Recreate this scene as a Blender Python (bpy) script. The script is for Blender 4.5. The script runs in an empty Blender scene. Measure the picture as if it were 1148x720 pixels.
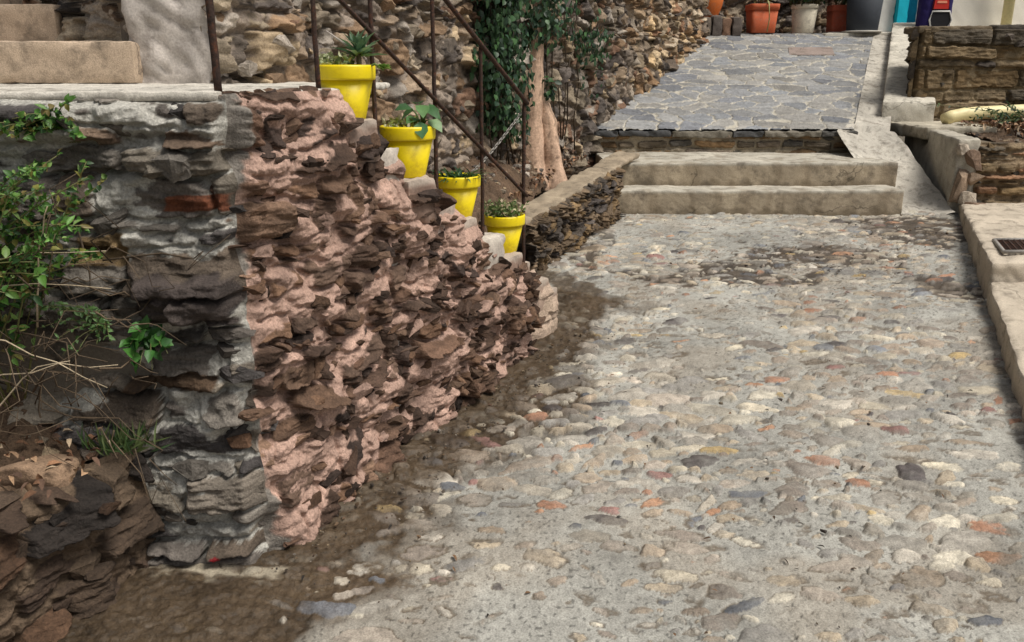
import bpy, bmesh, math, random
import numpy as np
from mathutils import Vector, Matrix
random.seed(11)
RNG = np.random.default_rng(11)
COL = bpy.context.scene.collection
PI = math.pi

# ------------------------------------------------------------------ noise
def _hash(ix, iy, seed):
    n = (ix.astype(np.int64) * 374761393 + iy.astype(np.int64) * 668265263 + int(seed) * 974634777) & 0xFFFFFFFF
    n = ((n ^ (n >> 13)) * 1274126177) & 0xFFFFFFFF
    n = ((n ^ (n >> 16)) * 2246822519) & 0xFFFFFFFF
    return ((n ^ (n >> 15)) & 0xFFFFFF) / float(0xFFFFFF)

def noise(x, y, seed=0):
    x = np.asarray(x, float); y = np.asarray(y, float)
    ix = np.floor(x); iy = np.floor(y); fx = x - ix; fy = y - iy
    ix = ix.astype(np.int64); iy = iy.astype(np.int64)
    def g(dx, dy):
        a = _hash(ix + dx, iy + dy, seed) * 2 * PI
        return np.cos(a) * (fx - dx) + np.sin(a) * (fy - dy)
    u = fx**3 * (fx * (fx * 6 - 15) + 10); v = fy**3 * (fy * (fy * 6 - 15) + 10)
    a = g(0, 0); b = g(1, 0); c = g(0, 1); d = g(1, 1)
    return ((a + u * (b - a)) * (1 - v) + (c + u * (d - c)) * v) * 1.4

def fbm(x, y, seed=0, octaves=4, gain=0.5):
    t = 0; a = 1.0; x = np.asarray(x, float); y = np.asarray(y, float)
    for k in range(octaves):
        t = t + a * noise(x, y, seed + k * 17); a *= gain
        x, y = 1.93 * x + 0.35 * y + 3.1, -0.35 * x + 1.93 * y + 7.7
    return t

def ridged(x, y, seed=0, octaves=4):
    t = 0; a = 1.0; x = np.asarray(x, float); y = np.asarray(y, float)
    for k in range(octaves):
        t = t + a * (1 - 2 * np.abs(noise(x, y, seed + k * 13))); a *= 0.5
        x, y = 2.03 * x + 1.7, 2.03 * y + 5.2
    return t * 0.5

def sstep(x, a, b):
    t = np.clip((x - a) / (b - a), 0, 1)
    return t * t * (3 - 2 * t)

def lin(r, g, b):
    f = lambda c: (c / 255 / 12.92) if c / 255 <= 0.04045 else ((c / 255 + 0.055) / 1.055) ** 2.4
    return np.array([f(r), f(g), f(b)])

def voronoi(x, y, seed, jit=0.85):
    """F1, F2, cell hash coordinates and offset from the nearest seed, with staggered rows"""
    iy = np.floor(y).astype(np.int64)
    f1 = np.full(x.shape, 9e9); f2 = f1.copy()
    cx = np.zeros(x.shape, np.int64); cy = cx.copy(); dx1 = np.zeros(x.shape); dy1 = dx1.copy()
    for oy in (-1, 0, 1):
        ry = iy + oy
        sh = _hash(ry, ry * 0 + 5, seed + 3)
        ix = np.floor(x - sh).astype(np.int64)
        for ox in (-2, -1, 0, 1, 2):
            rx = ix + ox
            px = rx + sh + 0.5 + jit * (_hash(rx, ry, seed) - 0.5)
            py = ry + 0.5 + jit * (_hash(rx, ry, seed + 1) - 0.5)
            dx = x - px; dy = y - py; d = np.sqrt(dx * dx + dy * dy)
            m = d < f1
            f2 = np.where(m, f1, np.minimum(f2, d))
            f1 = np.where(m, d, f1)
            cx = np.where(m, rx, cx); cy = np.where(m, ry, cy)
            dx1 = np.where(m, dx, dx1); dy1 = np.where(m, dy, dy1)
    return f1, f2, cx, cy, dx1, dy1

def palette(pal, h, h2, var=0.25):
    pal = np.array(pal)
    c = pal[np.minimum((h * len(pal)).astype(int), len(pal) - 1)]
    return c * (1 + var * (h2[..., None] * 2 - 1))

def rubble(u, v, seed, cw, ch, ang=0.0, warp=0.3, relief=0.05, mortar=0.4, m_amp=0.3, pal=None, mcol=None,
           tilt=0.5, gap=(0.03, 0.2), dome=0.35, strata=0.25, big=0.5, facet=.9, m_oct=4):
    """rough rubble masonry: height and colour over a wall's (u, v) in metres. mortar = mean mortar level (0..1 of relief)"""
    uu = u + warp * cw * (.45 * fbm(u / cw * 0.7, v / ch * 0.7, seed + 40, 2) + .30 * fbm(u / cw * 2.6, v / ch * 2.6, seed + 42, 3))
    vv = v + warp * ch * (.45 * fbm(u / cw * 0.7, v / ch * 0.7, seed + 50, 2) + .30 * fbm(u / cw * 2.6, v / ch * 2.6, seed + 52, 3))
    ca, sa = math.cos(ang), math.sin(ang)
    a = (uu * ca + vv * sa) / cw; b = (-uu * sa + vv * ca) / ch
    k = 1 + big * 0.45 * noise(a * 0.35, b * 0.35, seed + 9)
    f1, f2, cx, cy, dx, dy = voronoi(a * k, b * k, seed)
    r = [_hash(cx, cy, seed + 100 + i) for i in range(6)]
    edge = sstep(f2 - f1, *gap)
    st = ridged(a * .7 + r[3] * 9, b * 3.6 + r[4] * 9, seed + 60, 4)
    hs = (0.35 + 0.65 * r[0]) + tilt * ((r[1] - 0.5) * dx * 1.6 + (r[2] - 0.65) * dy * 1.8)
    fc = np.full(u.shape, 9.0)
    for q in range(5):
        an = q * 2 * PI / 5 + 1.4 * _hash(cx, cy, seed + 120 + q); sl = .5 + 1.7 * _hash(cx, cy, seed + 130 + q)
        fc = np.minimum(fc, sl * ((.12 + .32 * _hash(cx, cy, seed + 140 + q)) - (dx * np.cos(an) + dy * np.sin(an))))
    hs = hs + facet * np.minimum(fc, 0)
    hs = hs + dome * (0.45 - f1) + strata * (st - 0.4) * (0.4 + r[5]) + 0.12 * fbm(a * 4, b * 6, seed + 66, 3)
    hm = mortar + m_amp * fbm(a * 0.8, b * 1.1, seed + 70, m_oct) + 0.05 * fbm(a * 6, b * 6, seed + 71, 2)
    h = hm - 0.28 * (1 - edge) + 0
    stone = hs * edge + (hm - 0.25) * (1 - edge)
    m = sstep(stone - h, -0.03, 0.05)
    hh = np.maximum(stone, h)
    sc = palette(pal, r[3], r[4])
    sc = sc * (1 + 0.38 * fbm(a * 2.3 + r[0] * 5, b * 4.5, seed + 80, 4))[..., None]
    mc = np.array(mcol) * (1 + 0.28 * fbm(u / cw * 1.4, v / ch * 1.4, seed + 85, 4))[..., None]
    c = sc * m[..., None] + mc * (1 - m[..., None])
    return hh * relief, np.clip(c, 0.006, 0.85), m, r

def coursed(u, v, seed, cw, ch, relief=.06, mortar=.4, m_amp=.3, pal=None, mcol=None, gap=(.004, .016), tilt=.5, wav=.25, irr=.5, ang=0):
    """flat-laid masonry: uneven courses of slabs of different length and height, bedded in mortar"""
    rr = random.Random(seed)
    vv = v + wav * ch * (.7 * fbm(u * 2.2, v * 2.2, seed + 1, 2) + .35 * fbm(u * 9, v * 9, seed + 2, 3)); uu = u + wav * ch * .8 * fbm(u * 6, v * 6, seed + 3, 3)
    vmin, vmax = float(vv.min()) - .01, float(vv.max()) + .01
    rows = [vmin - ch]
    while rows[-1] < vmax + ch: rows.append(rows[-1] + ch * (1 + irr * rr.uniform(-1, 1.1)))
    rows = np.array(rows); ri = np.searchsorted(rows, vv) - 1
    ey = np.minimum(vv - rows[ri], rows[ri + 1] - vv); fy = (vv - rows[ri]) / (rows[ri + 1] - rows[ri])
    ex = np.zeros(u.shape); ci = np.zeros(u.shape, np.int64); fx = np.zeros(u.shape)
    for k in range(len(rows) - 1):
        m = ri == k
        if not m.any(): continue
        cs = [float(uu.min()) - cw * rr.random()]
        while cs[-1] < float(uu.max()) + cw: cs.append(cs[-1] + cw * (.45 + 1.2 * rr.random() ** 1.5))
        cs = np.array([cs[0] - 3 * cw] + cs); x = uu[m]; j = np.searchsorted(cs, x) - 1
        ex[m] = np.minimum(x - cs[j], cs[j + 1] - x); ci[m] = j; fx[m] = (x - cs[j]) / (cs[j + 1] - cs[j])
    r = [_hash(ci, ri, seed + 100 + i) for i in range(7)]
    ed = -np.log(np.exp(-np.clip(ex, 0, .3) / .008) + np.exp(-np.clip(ey, 0, .3) / .008)) * .008
    ed = ed + .006 * fbm(u * 28, v * 40, seed + 5, 3)
    edge = sstep(ed, *gap)
    chip = np.minimum(0, (ed - .012 - .02 * r[5]) * 14)
    st = ridged(u / cw * .9 + r[3] * 9, v / ch * 3.4 + r[4] * 9, seed + 60, 4)
    hs = .25 + .75 * r[0] + tilt * ((r[1] - .5) * (fx - .5) * 1.4 - (r[2] - .15) * (fy - .5)) + .5 * chip * edge + .14 * (st - .3) * (.3 + r[5]) + .12 * fbm(u * 14, v * 26, seed + 66, 4)
    hm = mortar + m_amp * fbm(u * 5, v * 8, seed + 70, 4) + .04 * fbm(u * 60, v * 60, seed + 71, 2)
    stone = hs * edge + (hm - .3) * (1 - edge); fill = hm - .16 * (1 - edge)
    m = sstep(stone - fill, -.02, .05); hh = np.maximum(stone, fill)
    sc = palette(pal, r[3], r[4]) * (1 + .40 * fbm(u * 10 + r[0] * 5, v * 34, seed + 80, 4))[..., None]
    mc = np.array(mcol) * (1 + .30 * fbm(u * 7, v * 7, seed + 85, 5))[..., None]
    return hh * relief, np.clip(sc * m[..., None] + mc * (1 - m[..., None]), .006, .85), m, r

# ------------------------------------------------------------------ mesh building
class MB:
    def __init__(s): s.v = []; s.f = []; s.c = []; s.n = 0
    def add(s, verts, faces, col=None):
        verts = np.asarray(verts, float).reshape(-1, 3)
        s.v.append(verts)
        for fc in faces: s.f.append(tuple(int(i) + s.n for i in fc))
        if col is None: col = (0.5, 0.5, 0.5)
        col = np.asarray(col, float)
        if col.ndim == 1: col = np.tile(col, (len(verts), 1))
        s.c.append(col); s.n += len(verts)
    def build(s, name, m, parent=None, smooth=True):
        me = bpy.data.meshes.new(name)
        V = np.concatenate(s.v) if s.v else np.zeros((0, 3))
        me.from_pydata(V.tolist(), [], s.f)
        C = np.concatenate(s.c)
        put_color(me, C)
        me.materials.append(m)
        if smooth: me.polygons.foreach_set('use_smooth', np.ones(len(me.polygons), bool))
        me.update()
        o = bpy.data.objects.new(name, me); COL.objects.link(o)
        if parent: o.parent = parent
        return o

def put_color(me, C):
    a = me.color_attributes.new('Col', 'FLOAT_COLOR', 'POINT')
    buf = np.ones((len(C), 4), np.float32); buf[:, :C.shape[1]] = C
    a.data.foreach_set('color', buf.ravel())
    me.color_attributes.active_color = a

def grid_faces(ny, nx, keep=None):
    i = np.arange(ny * nx).reshape(ny, nx)
    q = np.stack([i[:-1, :-1], i[:-1, 1:], i[1:, 1:], i[1:, :-1]], -1)
    if keep is not None: q = q[keep]
    return q.reshape(-1, 4)

def grid_obj(name, P, C, m, parent=None, keep=None, extra=None, smooth=True):
    """big grid of points P (ny,nx,3) with colours; extra = list of (verts, tris, cols) joined into the same mesh, flat shaded"""
    ny, nx = P.shape[:2]
    V = P.reshape(-1, 3); Cc = C.reshape(-1, C.shape[-1])[:, :3]; Q = grid_faces(ny, nx, keep)
    loops = [Q.ravel()]; sizes = [np.full(len(Q), 4)]; sm = [np.full(len(Q), smooth)]
    vs = [V]; cs = [Cc]; n = len(V)
    for ev, ef, ec in (extra or []):
        vs.append(ev); cs.append(ec[:, :3]); loops.append((ef + n).ravel()); sizes.append(np.full(len(ef), ef.shape[1])); sm.append(np.zeros(len(ef), bool)); n += len(ev)
    V = np.concatenate(vs); L = np.concatenate(loops); S = np.concatenate(sizes); C2 = np.concatenate(cs)
    me = bpy.data.meshes.new(name)
    me.vertices.add(len(V)); me.vertices.foreach_set('co', V.astype(np.float32).ravel())
    me.loops.add(len(L)); me.loops.foreach_set('vertex_index', L.astype(np.int32))
    me.polygons.add(len(S))
    me.polygons.foreach_set('loop_start', np.concatenate([[0], np.cumsum(S)[:-1]]).astype(np.int32))
    me.polygons.foreach_set('loop_total', S.astype(np.int32))
    me.polygons.foreach_set('use_smooth', np.concatenate(sm))
    me.update(calc_edges=True); me.validate()
    put_color(me, C2); me.materials.append(m)
    o = bpy.data.objects.new(name, me); COL.objects.link(o)
    if parent: o.parent = parent
    return o

def rough_box_data(size, cell=0.02, rad=0.012, amp=0.006, seed=1, fine=0.0015, chip=.010):
    """surface of a worn block: rounded edges, noise; centred on the origin in x,y, bottom at z=0"""
    sx, sy, sz = size; V = []; F = []; n = 0
    for ax in range(3):
        for sg in (-1, 1):
            d = [sx, sy, sz]; a, b = [(1, 2), (2, 0), (0, 1)][ax]
            na = max(2, min(160, int(d[a] / cell) + 2)); nb = max(2, min(160, int(d[b] / cell) + 2))
            A, B = np.meshgrid(np.linspace(-.5, .5, na) * d[a], np.linspace(-.5, .5, nb) * d[b])
            P = np.zeros(A.shape + (3,)); P[..., a] = A; P[..., b] = B; P[..., ax] = sg * d[ax] / 2
            f = grid_faces(nb, na)
            if sg < 0: f = f[:, ::-1]
            V.append(P.reshape(-1, 3)); F.append(f + n); n += P.size // 3
    V = np.concatenate(V); F = np.concatenate(F)
    half = np.array([sx, sy, sz]) / 2
    r = min(rad, 0.45 * min(sx, sy, sz)); inner = np.clip(V, -(half - r), half - r)
    D = V - inner; L = np.linalg.norm(D, axis=1, keepdims=True); N = D / np.maximum(L, 1e-9)
    V = inner + N * r
    x, y, z = V.T
    d = .6 * amp * fbm((x + .6 * z + seed) * 9, (y - .8 * z + seed * 2) * 9, seed, 4) + fine * fbm((x + .7 * z) * 60, (y + .9 * z) * 60, seed + 4, 3)
    ed = sstep(-np.abs(np.sort(np.abs(V) / half, axis=1)[:, 1] - 1), -0.5, 0)
    d = d - amp * 0.8 * np.clip(fbm((x + z) * 14, (y - z) * 14, seed + 8, 2), 0, 1)
    em = ((np.abs(D) > r * .25).sum(1) >= 2)
    d = d - em * chip * np.clip(fbm((x + z) * 11 + seed, (y - .7 * z) * 11, seed + 12, 4) - .05, 0, 1) * min(1, min(sx, sy, sz) / .05)
    V = V + N * d[:, None]
    V[:, 2] += sz / 2
    return V, F

def rough_box(mb, x0, x1, y0, y1, z0, z1, col, rot=0, seed=1, **k):
    V, F = rough_box_data((x1 - x0, y1 - y0, z1 - z0), seed=seed, **k)
    V = V + 0
    c, s = math.cos(rot), math.sin(rot)
    X = V[:, 0] * c - V[:, 1] * s + (x0 + x1) / 2; Y = V[:, 0] * s + V[:, 1] * c + (y0 + y1) / 2
    W = np.stack([X, Y, V[:, 2] + z0], 1)
    n = 1 + 0.16 * fbm(W[:, 0] * 5 + W[:, 2] * 3, W[:, 1] * 5 - W[:, 2] * 3, seed + 3, 4)
    mb.add(W, F, np.asarray(col)[None, :] * n[:, None])

def frame_mat(px, dir2):
    """matrix taking local (along, inward-left, up) to the world for a wall line"""
    a = math.atan2(dir2[1], dir2[0])
    return Matrix.Translation(px) @ Matrix.Rotation(a, 4, 'Z')

_protos = []
def shard_protos():
    rr = random.Random(5)
    for k in range(14):
        bm = bmesh.new()
        for i in range(15):
            p = Vector((rr.uniform(-1, 1), rr.uniform(-1, 1), rr.uniform(-1, 1)))
            m = max(abs(p.x), abs(p.y), abs(p.z)); p = p / m * rr.uniform(.8, 1.0)
            bm.verts.new(p)
        r = bmesh.ops.convex_hull(bm, input=bm.verts)
        junk = [g for g in r['geom_interior'] if isinstance(g, bmesh.types.BMVert)]
        bmesh.ops.delete(bm, geom=junk, context='VERTS')
        bmesh.ops.triangulate(bm, faces=bm.faces[:])
        bmesh.ops.subdivide_edges(bm, edges=bm.edges[:], cuts=3, use_grid_fill=True)
        bmesh.ops.triangulate(bm, faces=bm.faces[:])
        V = np.array([v.co[:] for v in bm.verts]); bm.verts.index_update()
        F = np.array([[v.index for v in f.verts] for f in bm.faces])
        N = V / np.linalg.norm(V, axis=1, keepdims=True)
        d = 0.10 * fbm(V[:, 0] * 1.5 + V[:, 2] * 4 + k, V[:, 1] * 1.5 - V[:, 2] * 4, 300 + k, 3)
        _protos.append((V + N * d[:, None], F)); bm.free()
shard_protos()

def shard(pos, size, rotm, col, jitter=0.18):
    V, F = _protos[random.randrange(len(_protos))]
    W = (V * np.array(size)) @ np.array(rotm).T + np.array(pos)
    n = 1 + jitter * 2 * fbm(W[:, 0] * 30 + W[:, 2] * 21, W[:, 1] * 30 - W[:, 2] * 40, 77, 3)
    return W, F, np.clip(np.asarray(col)[None, :] * n[:, None], 0.005, 0.8)

def merge(parts):
    vs, fs, cs, n = [], [], [], 0
    for v, f, c in parts:
        vs.append(v); fs.append(f + n); cs.append(c); n += len(v)
    return [(np.concatenate(vs), np.concatenate(fs), np.concatenate(cs))] if parts else []

def tube(mb, pts, r0, r1=None, seg=8, col=(.5, .5, .5), cap=True, wob=0.0):
    pts = [Vector(p) for p in pts]; r1 = r0 if r1 is None else r1; n = len(pts)
    V = []; up = Vector((0.13, 0.21, 1)).normalized()
    for i, p in enumerate(pts):
        t = (pts[min(i + 1, n - 1)] - pts[max(i - 1, 0)]).normalized()
        a = t.cross(up)
        if a.length < 1e-3: a = t.cross(Vector((1, 0, 0)))
        a.normalize(); b = t.cross(a).normalized(); r = r0 + (r1 - r0) * i / max(n - 1, 1)
        for k in range(seg):
            th = 2 * PI * k / seg; w = 1 + wob * random.uniform(-1, 1)
            V.append(p + (a * math.cos(th) + b * math.sin(th)) * r * w)
    F = [(i * seg + k, i * seg + (k + 1) % seg, (i + 1) * seg + (k + 1) % seg, (i + 1) * seg + k) for i in range(n - 1) for k in range(seg)]
    if cap: F += [tuple(range(seg))[::-1], tuple((n - 1) * seg + k for k in range(seg))]
    mb.add([v[:] for v in V], F, col)

def lathe(mb, prof, c=(0, 0, 0), seg=48, col=(.5, .5, .5), square=0.0, wob=0.0):
    V = []; n = len(prof)
    for r, z in prof:
        for k in range(seg):
            th = 2 * PI * (k + .5) / seg; q = 1.0
            if square: q = (abs(math.cos(th)) ** 9 + abs(math.sin(th)) ** 9) ** (-1 / 9) * (1 - .0)
            q = 1 + (q - 1) * square
            V.append((c[0] + r * q * math.cos(th), c[1] + r * q * math.sin(th), c[2] + z + wob * math.sin(th * 2)))
    F = [(i * seg + k, i * seg + (k + 1) % seg, (i + 1) * seg + (k + 1) % seg, (i + 1) * seg + k) for i in range(n - 1) for k in range(seg)]
    F.append(tuple(range(seg))[::-1])
    if prof[-1][0] > 1e-4: F.append(tuple((n - 1) * seg + k for k in range(seg)))
    mb.add(V, F, col)

def leaf(mb, p, d, n, L, W, col, fold=0.25, curl=0.25):
    """one leaf: base p, direction d, upward normal n"""
    d = Vector(d).normalized(); n = Vector(n); s = d.cross(n)
    if s.length < 1e-4: s = d.orthogonal()
    s.normalize(); n = s.cross(d).normalized(); p = Vector(p)
    def P(t, w, h): return (p + d * L * t + s * W * w + n * (h * W - curl * L * t * t))[:]
    V = [P(0, 0, 0), P(.28, -.42, fold), P(.62, -.40, fold), P(1, 0, 0), P(.62, .40, fold), P(.28, .42, fold), P(.3, 0, 0), P(.65, 0, 0)]
    mb.add(V, [(0, 6, 1), (1, 6, 7, 2), (2, 7, 3), (0, 5, 6), (6, 5, 4, 7), (7, 4, 3)], col)

def rdir(z=0.0, spread=1.0):
    return Vector((random.gauss(0, spread), random.gauss(0, spread), random.gauss(z, spread))).normalized()

# ------------------------------------------------------------------ materials
def mat(name, rough=0.85, bump=0.5, scale=160, var=0.35, big=6.0, base=None, spec=0.3, dist=0.004, attr=True, translucent=0.0, grime=None, sheen=0.0):
    m = bpy.data.materials.new(name); m.use_nodes = True
    nt = m.node_tree; N = nt.nodes; K = nt.links; b = N['Principled BSDF']
    b.inputs['Roughness'].default_value = rough; b.inputs['Specular IOR Level'].default_value = spec
    tc = N.new('ShaderNodeTexCoord')
    n1 = N.new('ShaderNodeTexNoise'); n1.inputs['Scale'].default_value = scale; n1.inputs['Detail'].default_value = 5; n1.inputs['Roughness'].default_value = .65
    n2 = N.new('ShaderNodeTexNoise'); n2.inputs['Scale'].default_value = big; n2.inputs['Detail'].default_value = 6; n2.inputs['Roughness'].default_value = .6
    K.new(tc.outputs['Object'], n1.inputs['Vector']); K.new(tc.outputs['Object'], n2.inputs['Vector'])
    if attr:
        src = N.new('ShaderNodeAttribute'); src.attribute_name = 'Col'; out = src.outputs['Color']
    else:
        src = N.new('ShaderNodeRGB'); src.outputs[0].default_value = (*base, 1); out = src.outputs[0]
    def scaled(o, fac, lo, hi):
        mr = N.new('ShaderNodeMapRange'); mr.inputs['From Min'].default_value = .28; mr.inputs['From Max'].default_value = .72
        mr.inputs['To Min'].default_value = lo; mr.inputs['To Max'].default_value = hi
        K.new(fac, mr.inputs['Value'])
        mx = N.new('ShaderNodeVectorMath'); mx.operation = 'SCALE'
        K.new(o, mx.inputs[0]); K.new(mr.outputs[0], mx.inputs['Scale']); return mx.outputs[0]
    out = scaled(out, n1.outputs['Fac'], 1 - var, 1 + var)
    out = scaled(out, n2.outputs['Fac'], 1 - var * .6, 1 + var * .6)
    if grime is not None:
        n3 = N.new('ShaderNodeTexNoise'); n3.inputs['Scale'].default_value = big * 2.3; n3.inputs['Detail'].default_value = 8; n3.inputs['Roughness'].default_value = .7
        K.new(tc.outputs['Object'], n3.inputs['Vector'])
        cr = N.new('ShaderNodeMapRange'); cr.inputs['From Min'].default_value = .5; cr.inputs['From Max'].default_value = .68; cr.inputs['To Max'].default_value = grime[3]
        K.new(n3.outputs['Fac'], cr.inputs['Value'])
        mm = N.new('ShaderNodeMix'); mm.data_type = 'RGBA'; K.new(cr.outputs[0], mm.inputs['Factor']); K.new(out, mm.inputs['A']); mm.inputs['B'].default_value = (*grime[:3], 1); out = mm.outputs['Result']
    K.new(out, b.inputs['Base Color'])
    if bump:
        bp = N.new('ShaderNodeBump'); bp.inputs['Strength'].default_value = bump; bp.inputs['Distance'].default_value = dist
        K.new(n1.outputs['Fac'], bp.inputs['Height']); K.new(bp.outputs['Normal'], b.inputs['Normal'])
    if translucent:
        tr = N.new('ShaderNodeBsdfTranslucent'); K.new(out, tr.inputs['Color'])
        mxs = N.new('ShaderNodeMixShader'); mxs.inputs[0].default_value = translucent
        K.new(b.outputs[0], mxs.inputs[1]); K.new(tr.outputs[0], mxs.inputs[2]); K.new(mxs.outputs[0], N['Material Output'].inputs['Surface'])
    return m

M_STONE = mat('rough_stone', .9, .85, 150, .42, 9, dist=.007)
M_CREVICE = mat('schist_stone', .87, .9, 140, .42, 7, dist=.007)
M_LANE = mat('lane_paving', .75, .75, 190, .38, 3.0, dist=.004, spec=.3)
def cracks(m, scale=1.6, width=.012, dark=.45):
    nt = m.node_tree; N = nt.nodes; K = nt.links; b = N['Principled BSDF']; l = b.inputs['Base Color'].links[0]; src = l.from_socket
    tc = N.new('ShaderNodeTexCoord'); nz = N.new('ShaderNodeTexNoise'); nz.inputs['Scale'].default_value = 5; nz.inputs['Detail'].default_value = 5
    ad = N.new('ShaderNodeVectorMath'); ad.operation = 'MULTIPLY_ADD'; ad.inputs[1].default_value = (.35, .35, .35); K.new(tc.outputs['Object'], nz.inputs['Vector']); K.new(nz.outputs['Color'], ad.inputs[0]); K.new(tc.outputs['Object'], ad.inputs[2])
    v = N.new('ShaderNodeTexVoronoi'); v.feature = 'DISTANCE_TO_EDGE'; v.inputs['Scale'].default_value = scale; K.new(ad.outputs[0], v.inputs['Vector'])
    mr = N.new('ShaderNodeMapRange'); mr.inputs['From Max'].default_value = width; mr.inputs['To Min'].default_value = dark; mr.inputs['To Max'].default_value = 1; K.new(v.outputs['Distance'], mr.inputs['Value'])
    n2 = N.new('ShaderNodeTexNoise'); n2.inputs['Scale'].default_value = 2.2; K.new(tc.outputs['Object'], n2.inputs['Vector'])
    m2 = N.new('ShaderNodeMapRange'); m2.inputs['From Min'].default_value = .45; m2.inputs['From Max'].default_value = .55; K.new(n2.outputs['Fac'], m2.inputs['Value'])
    mx = N.new('ShaderNodeMix'); mx.inputs['A'].default_value = 1; K.new(m2.outputs[0], mx.inputs['Factor']); K.new(mr.outputs[0], mx.inputs['B'])
    sc_ = N.new('ShaderNodeVectorMath'); sc_.operation = 'SCALE'; K.new(src, sc_.inputs[0]); K.new(mx.outputs[0], sc_.inputs['Scale']); K.new(sc_.outputs[0], b.inputs['Base Color'])
def wet(m):
    nt = m.node_tree; N = nt.nodes; K = nt.links; b = N['Principled BSDF']; a = [n for n in N if n.type == 'ATTRIBUTE'][0]
    bw = N.new('ShaderNodeRGBToBW'); K.new(a.outputs['Color'], bw.inputs[0]); mr = N.new('ShaderNodeMapRange')
    mr.inputs['From Min'].default_value = .03; mr.inputs['From Max'].default_value = .2; mr.inputs['To Min'].default_value = .42; mr.inputs['To Max'].default_value = .78
    K.new(bw.outputs[0], mr.inputs['Value']); K.new(mr.outputs[0], b.inputs['Roughness'])
wet(M_LANE)
M_SLATE = mat('slate_paving', .75, .4, 90, .22, 4, dist=.004)
M_CONC = mat('worn_concrete', .9, .7, 200, .30, 4, dist=.004, grime=(.10, .082, .06, .7))
cracks(M_CONC)
M_PLASTER = mat('old_plaster', .92, .5, 120, .22, 5, dist=.004, grime=(.16, .13, .11, .6))
M_YELLOW = mat('yellow_glaze', .42, .06, 60, .05, 9, base=(.80, .62, .004), attr=False, spec=.45, grime=(.40, .25, .02, .55))
M_TERRA = mat('terracotta', .75, .25, 120, .16, 9, spec=.3, grime=(.3, .2, .14, .35))
M_RUST = mat('rusty_iron', .8, .8, 140, .5, 30, base=(.038, .022, .016), attr=False, dist=.004, grime=(.14, .05, .022, .8))
M_STEEL = mat('grey_steel', .5, .3, 200, .3, 30, base=(.30, .28, .25), attr=False)
M_LEAF = mat('leaf', .48, .15, 90, .22, 12, spec=.4, translucent=.22)
M_TWIG = mat('dry_twig', .9, .5, 150, .3, 20)
M_BARK = mat('bark', .9, .7, 60, .32, 9, dist=.008)
M_SOIL = mat('soil', .97, 1.0, 120, .45, 12, dist=.012)
M_PAINT = mat('painted_wall', .85, .25, 60, .06, 3)
M_CLOTH = mat('bag_fabric', .7, .3, 300, .15, 20)
M_PVC = mat('cream_plastic_pipe', .5, .08, 60, .08, 8, spec=.4, grime=(.34, .27, .14, .45))

# ------------------------------------------------------------------ names and tags
def tag(o, label=None, cat=None, group=None, kind=None):
    if label: o['label'] = label
    if cat: o['category'] = cat
    if group: o['group'] = group
    if kind: o['kind'] = kind
    return o
def thing(name, label, cat, loc=(0, 0, 0), group=None, rz=0):
    o = bpy.data.objects.new(name, None); COL.objects.link(o); o.location = loc; o.rotation_euler = (0, 0, rz); o.empty_display_size = .1
    return tag(o, label, cat, group)

GZ = 0.1                                    # the lane climbs 10 %
W0 = np.array([-0.745, 2.262]); WD = np.array([.48814, .87276]); WN = np.array([.87276, -.48814])   # stair wall: corner, run, outward normal
LEV = [(0, 1.545), (.44, 1.453), (.60, 1.353), (.72, 1.24), (.905, 1.14), (1.045, 1.048), (1.21, .952), (1.385, .842), (1.56, .766), (1.72, .666), (1.87, .59)]
S_END = 1.98
def level(s):
    z = np.full(np.shape(s), LEV[0][1])
    for a, b in LEV[1:]: z = np.where(s >= a, b, z)
    return z

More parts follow.
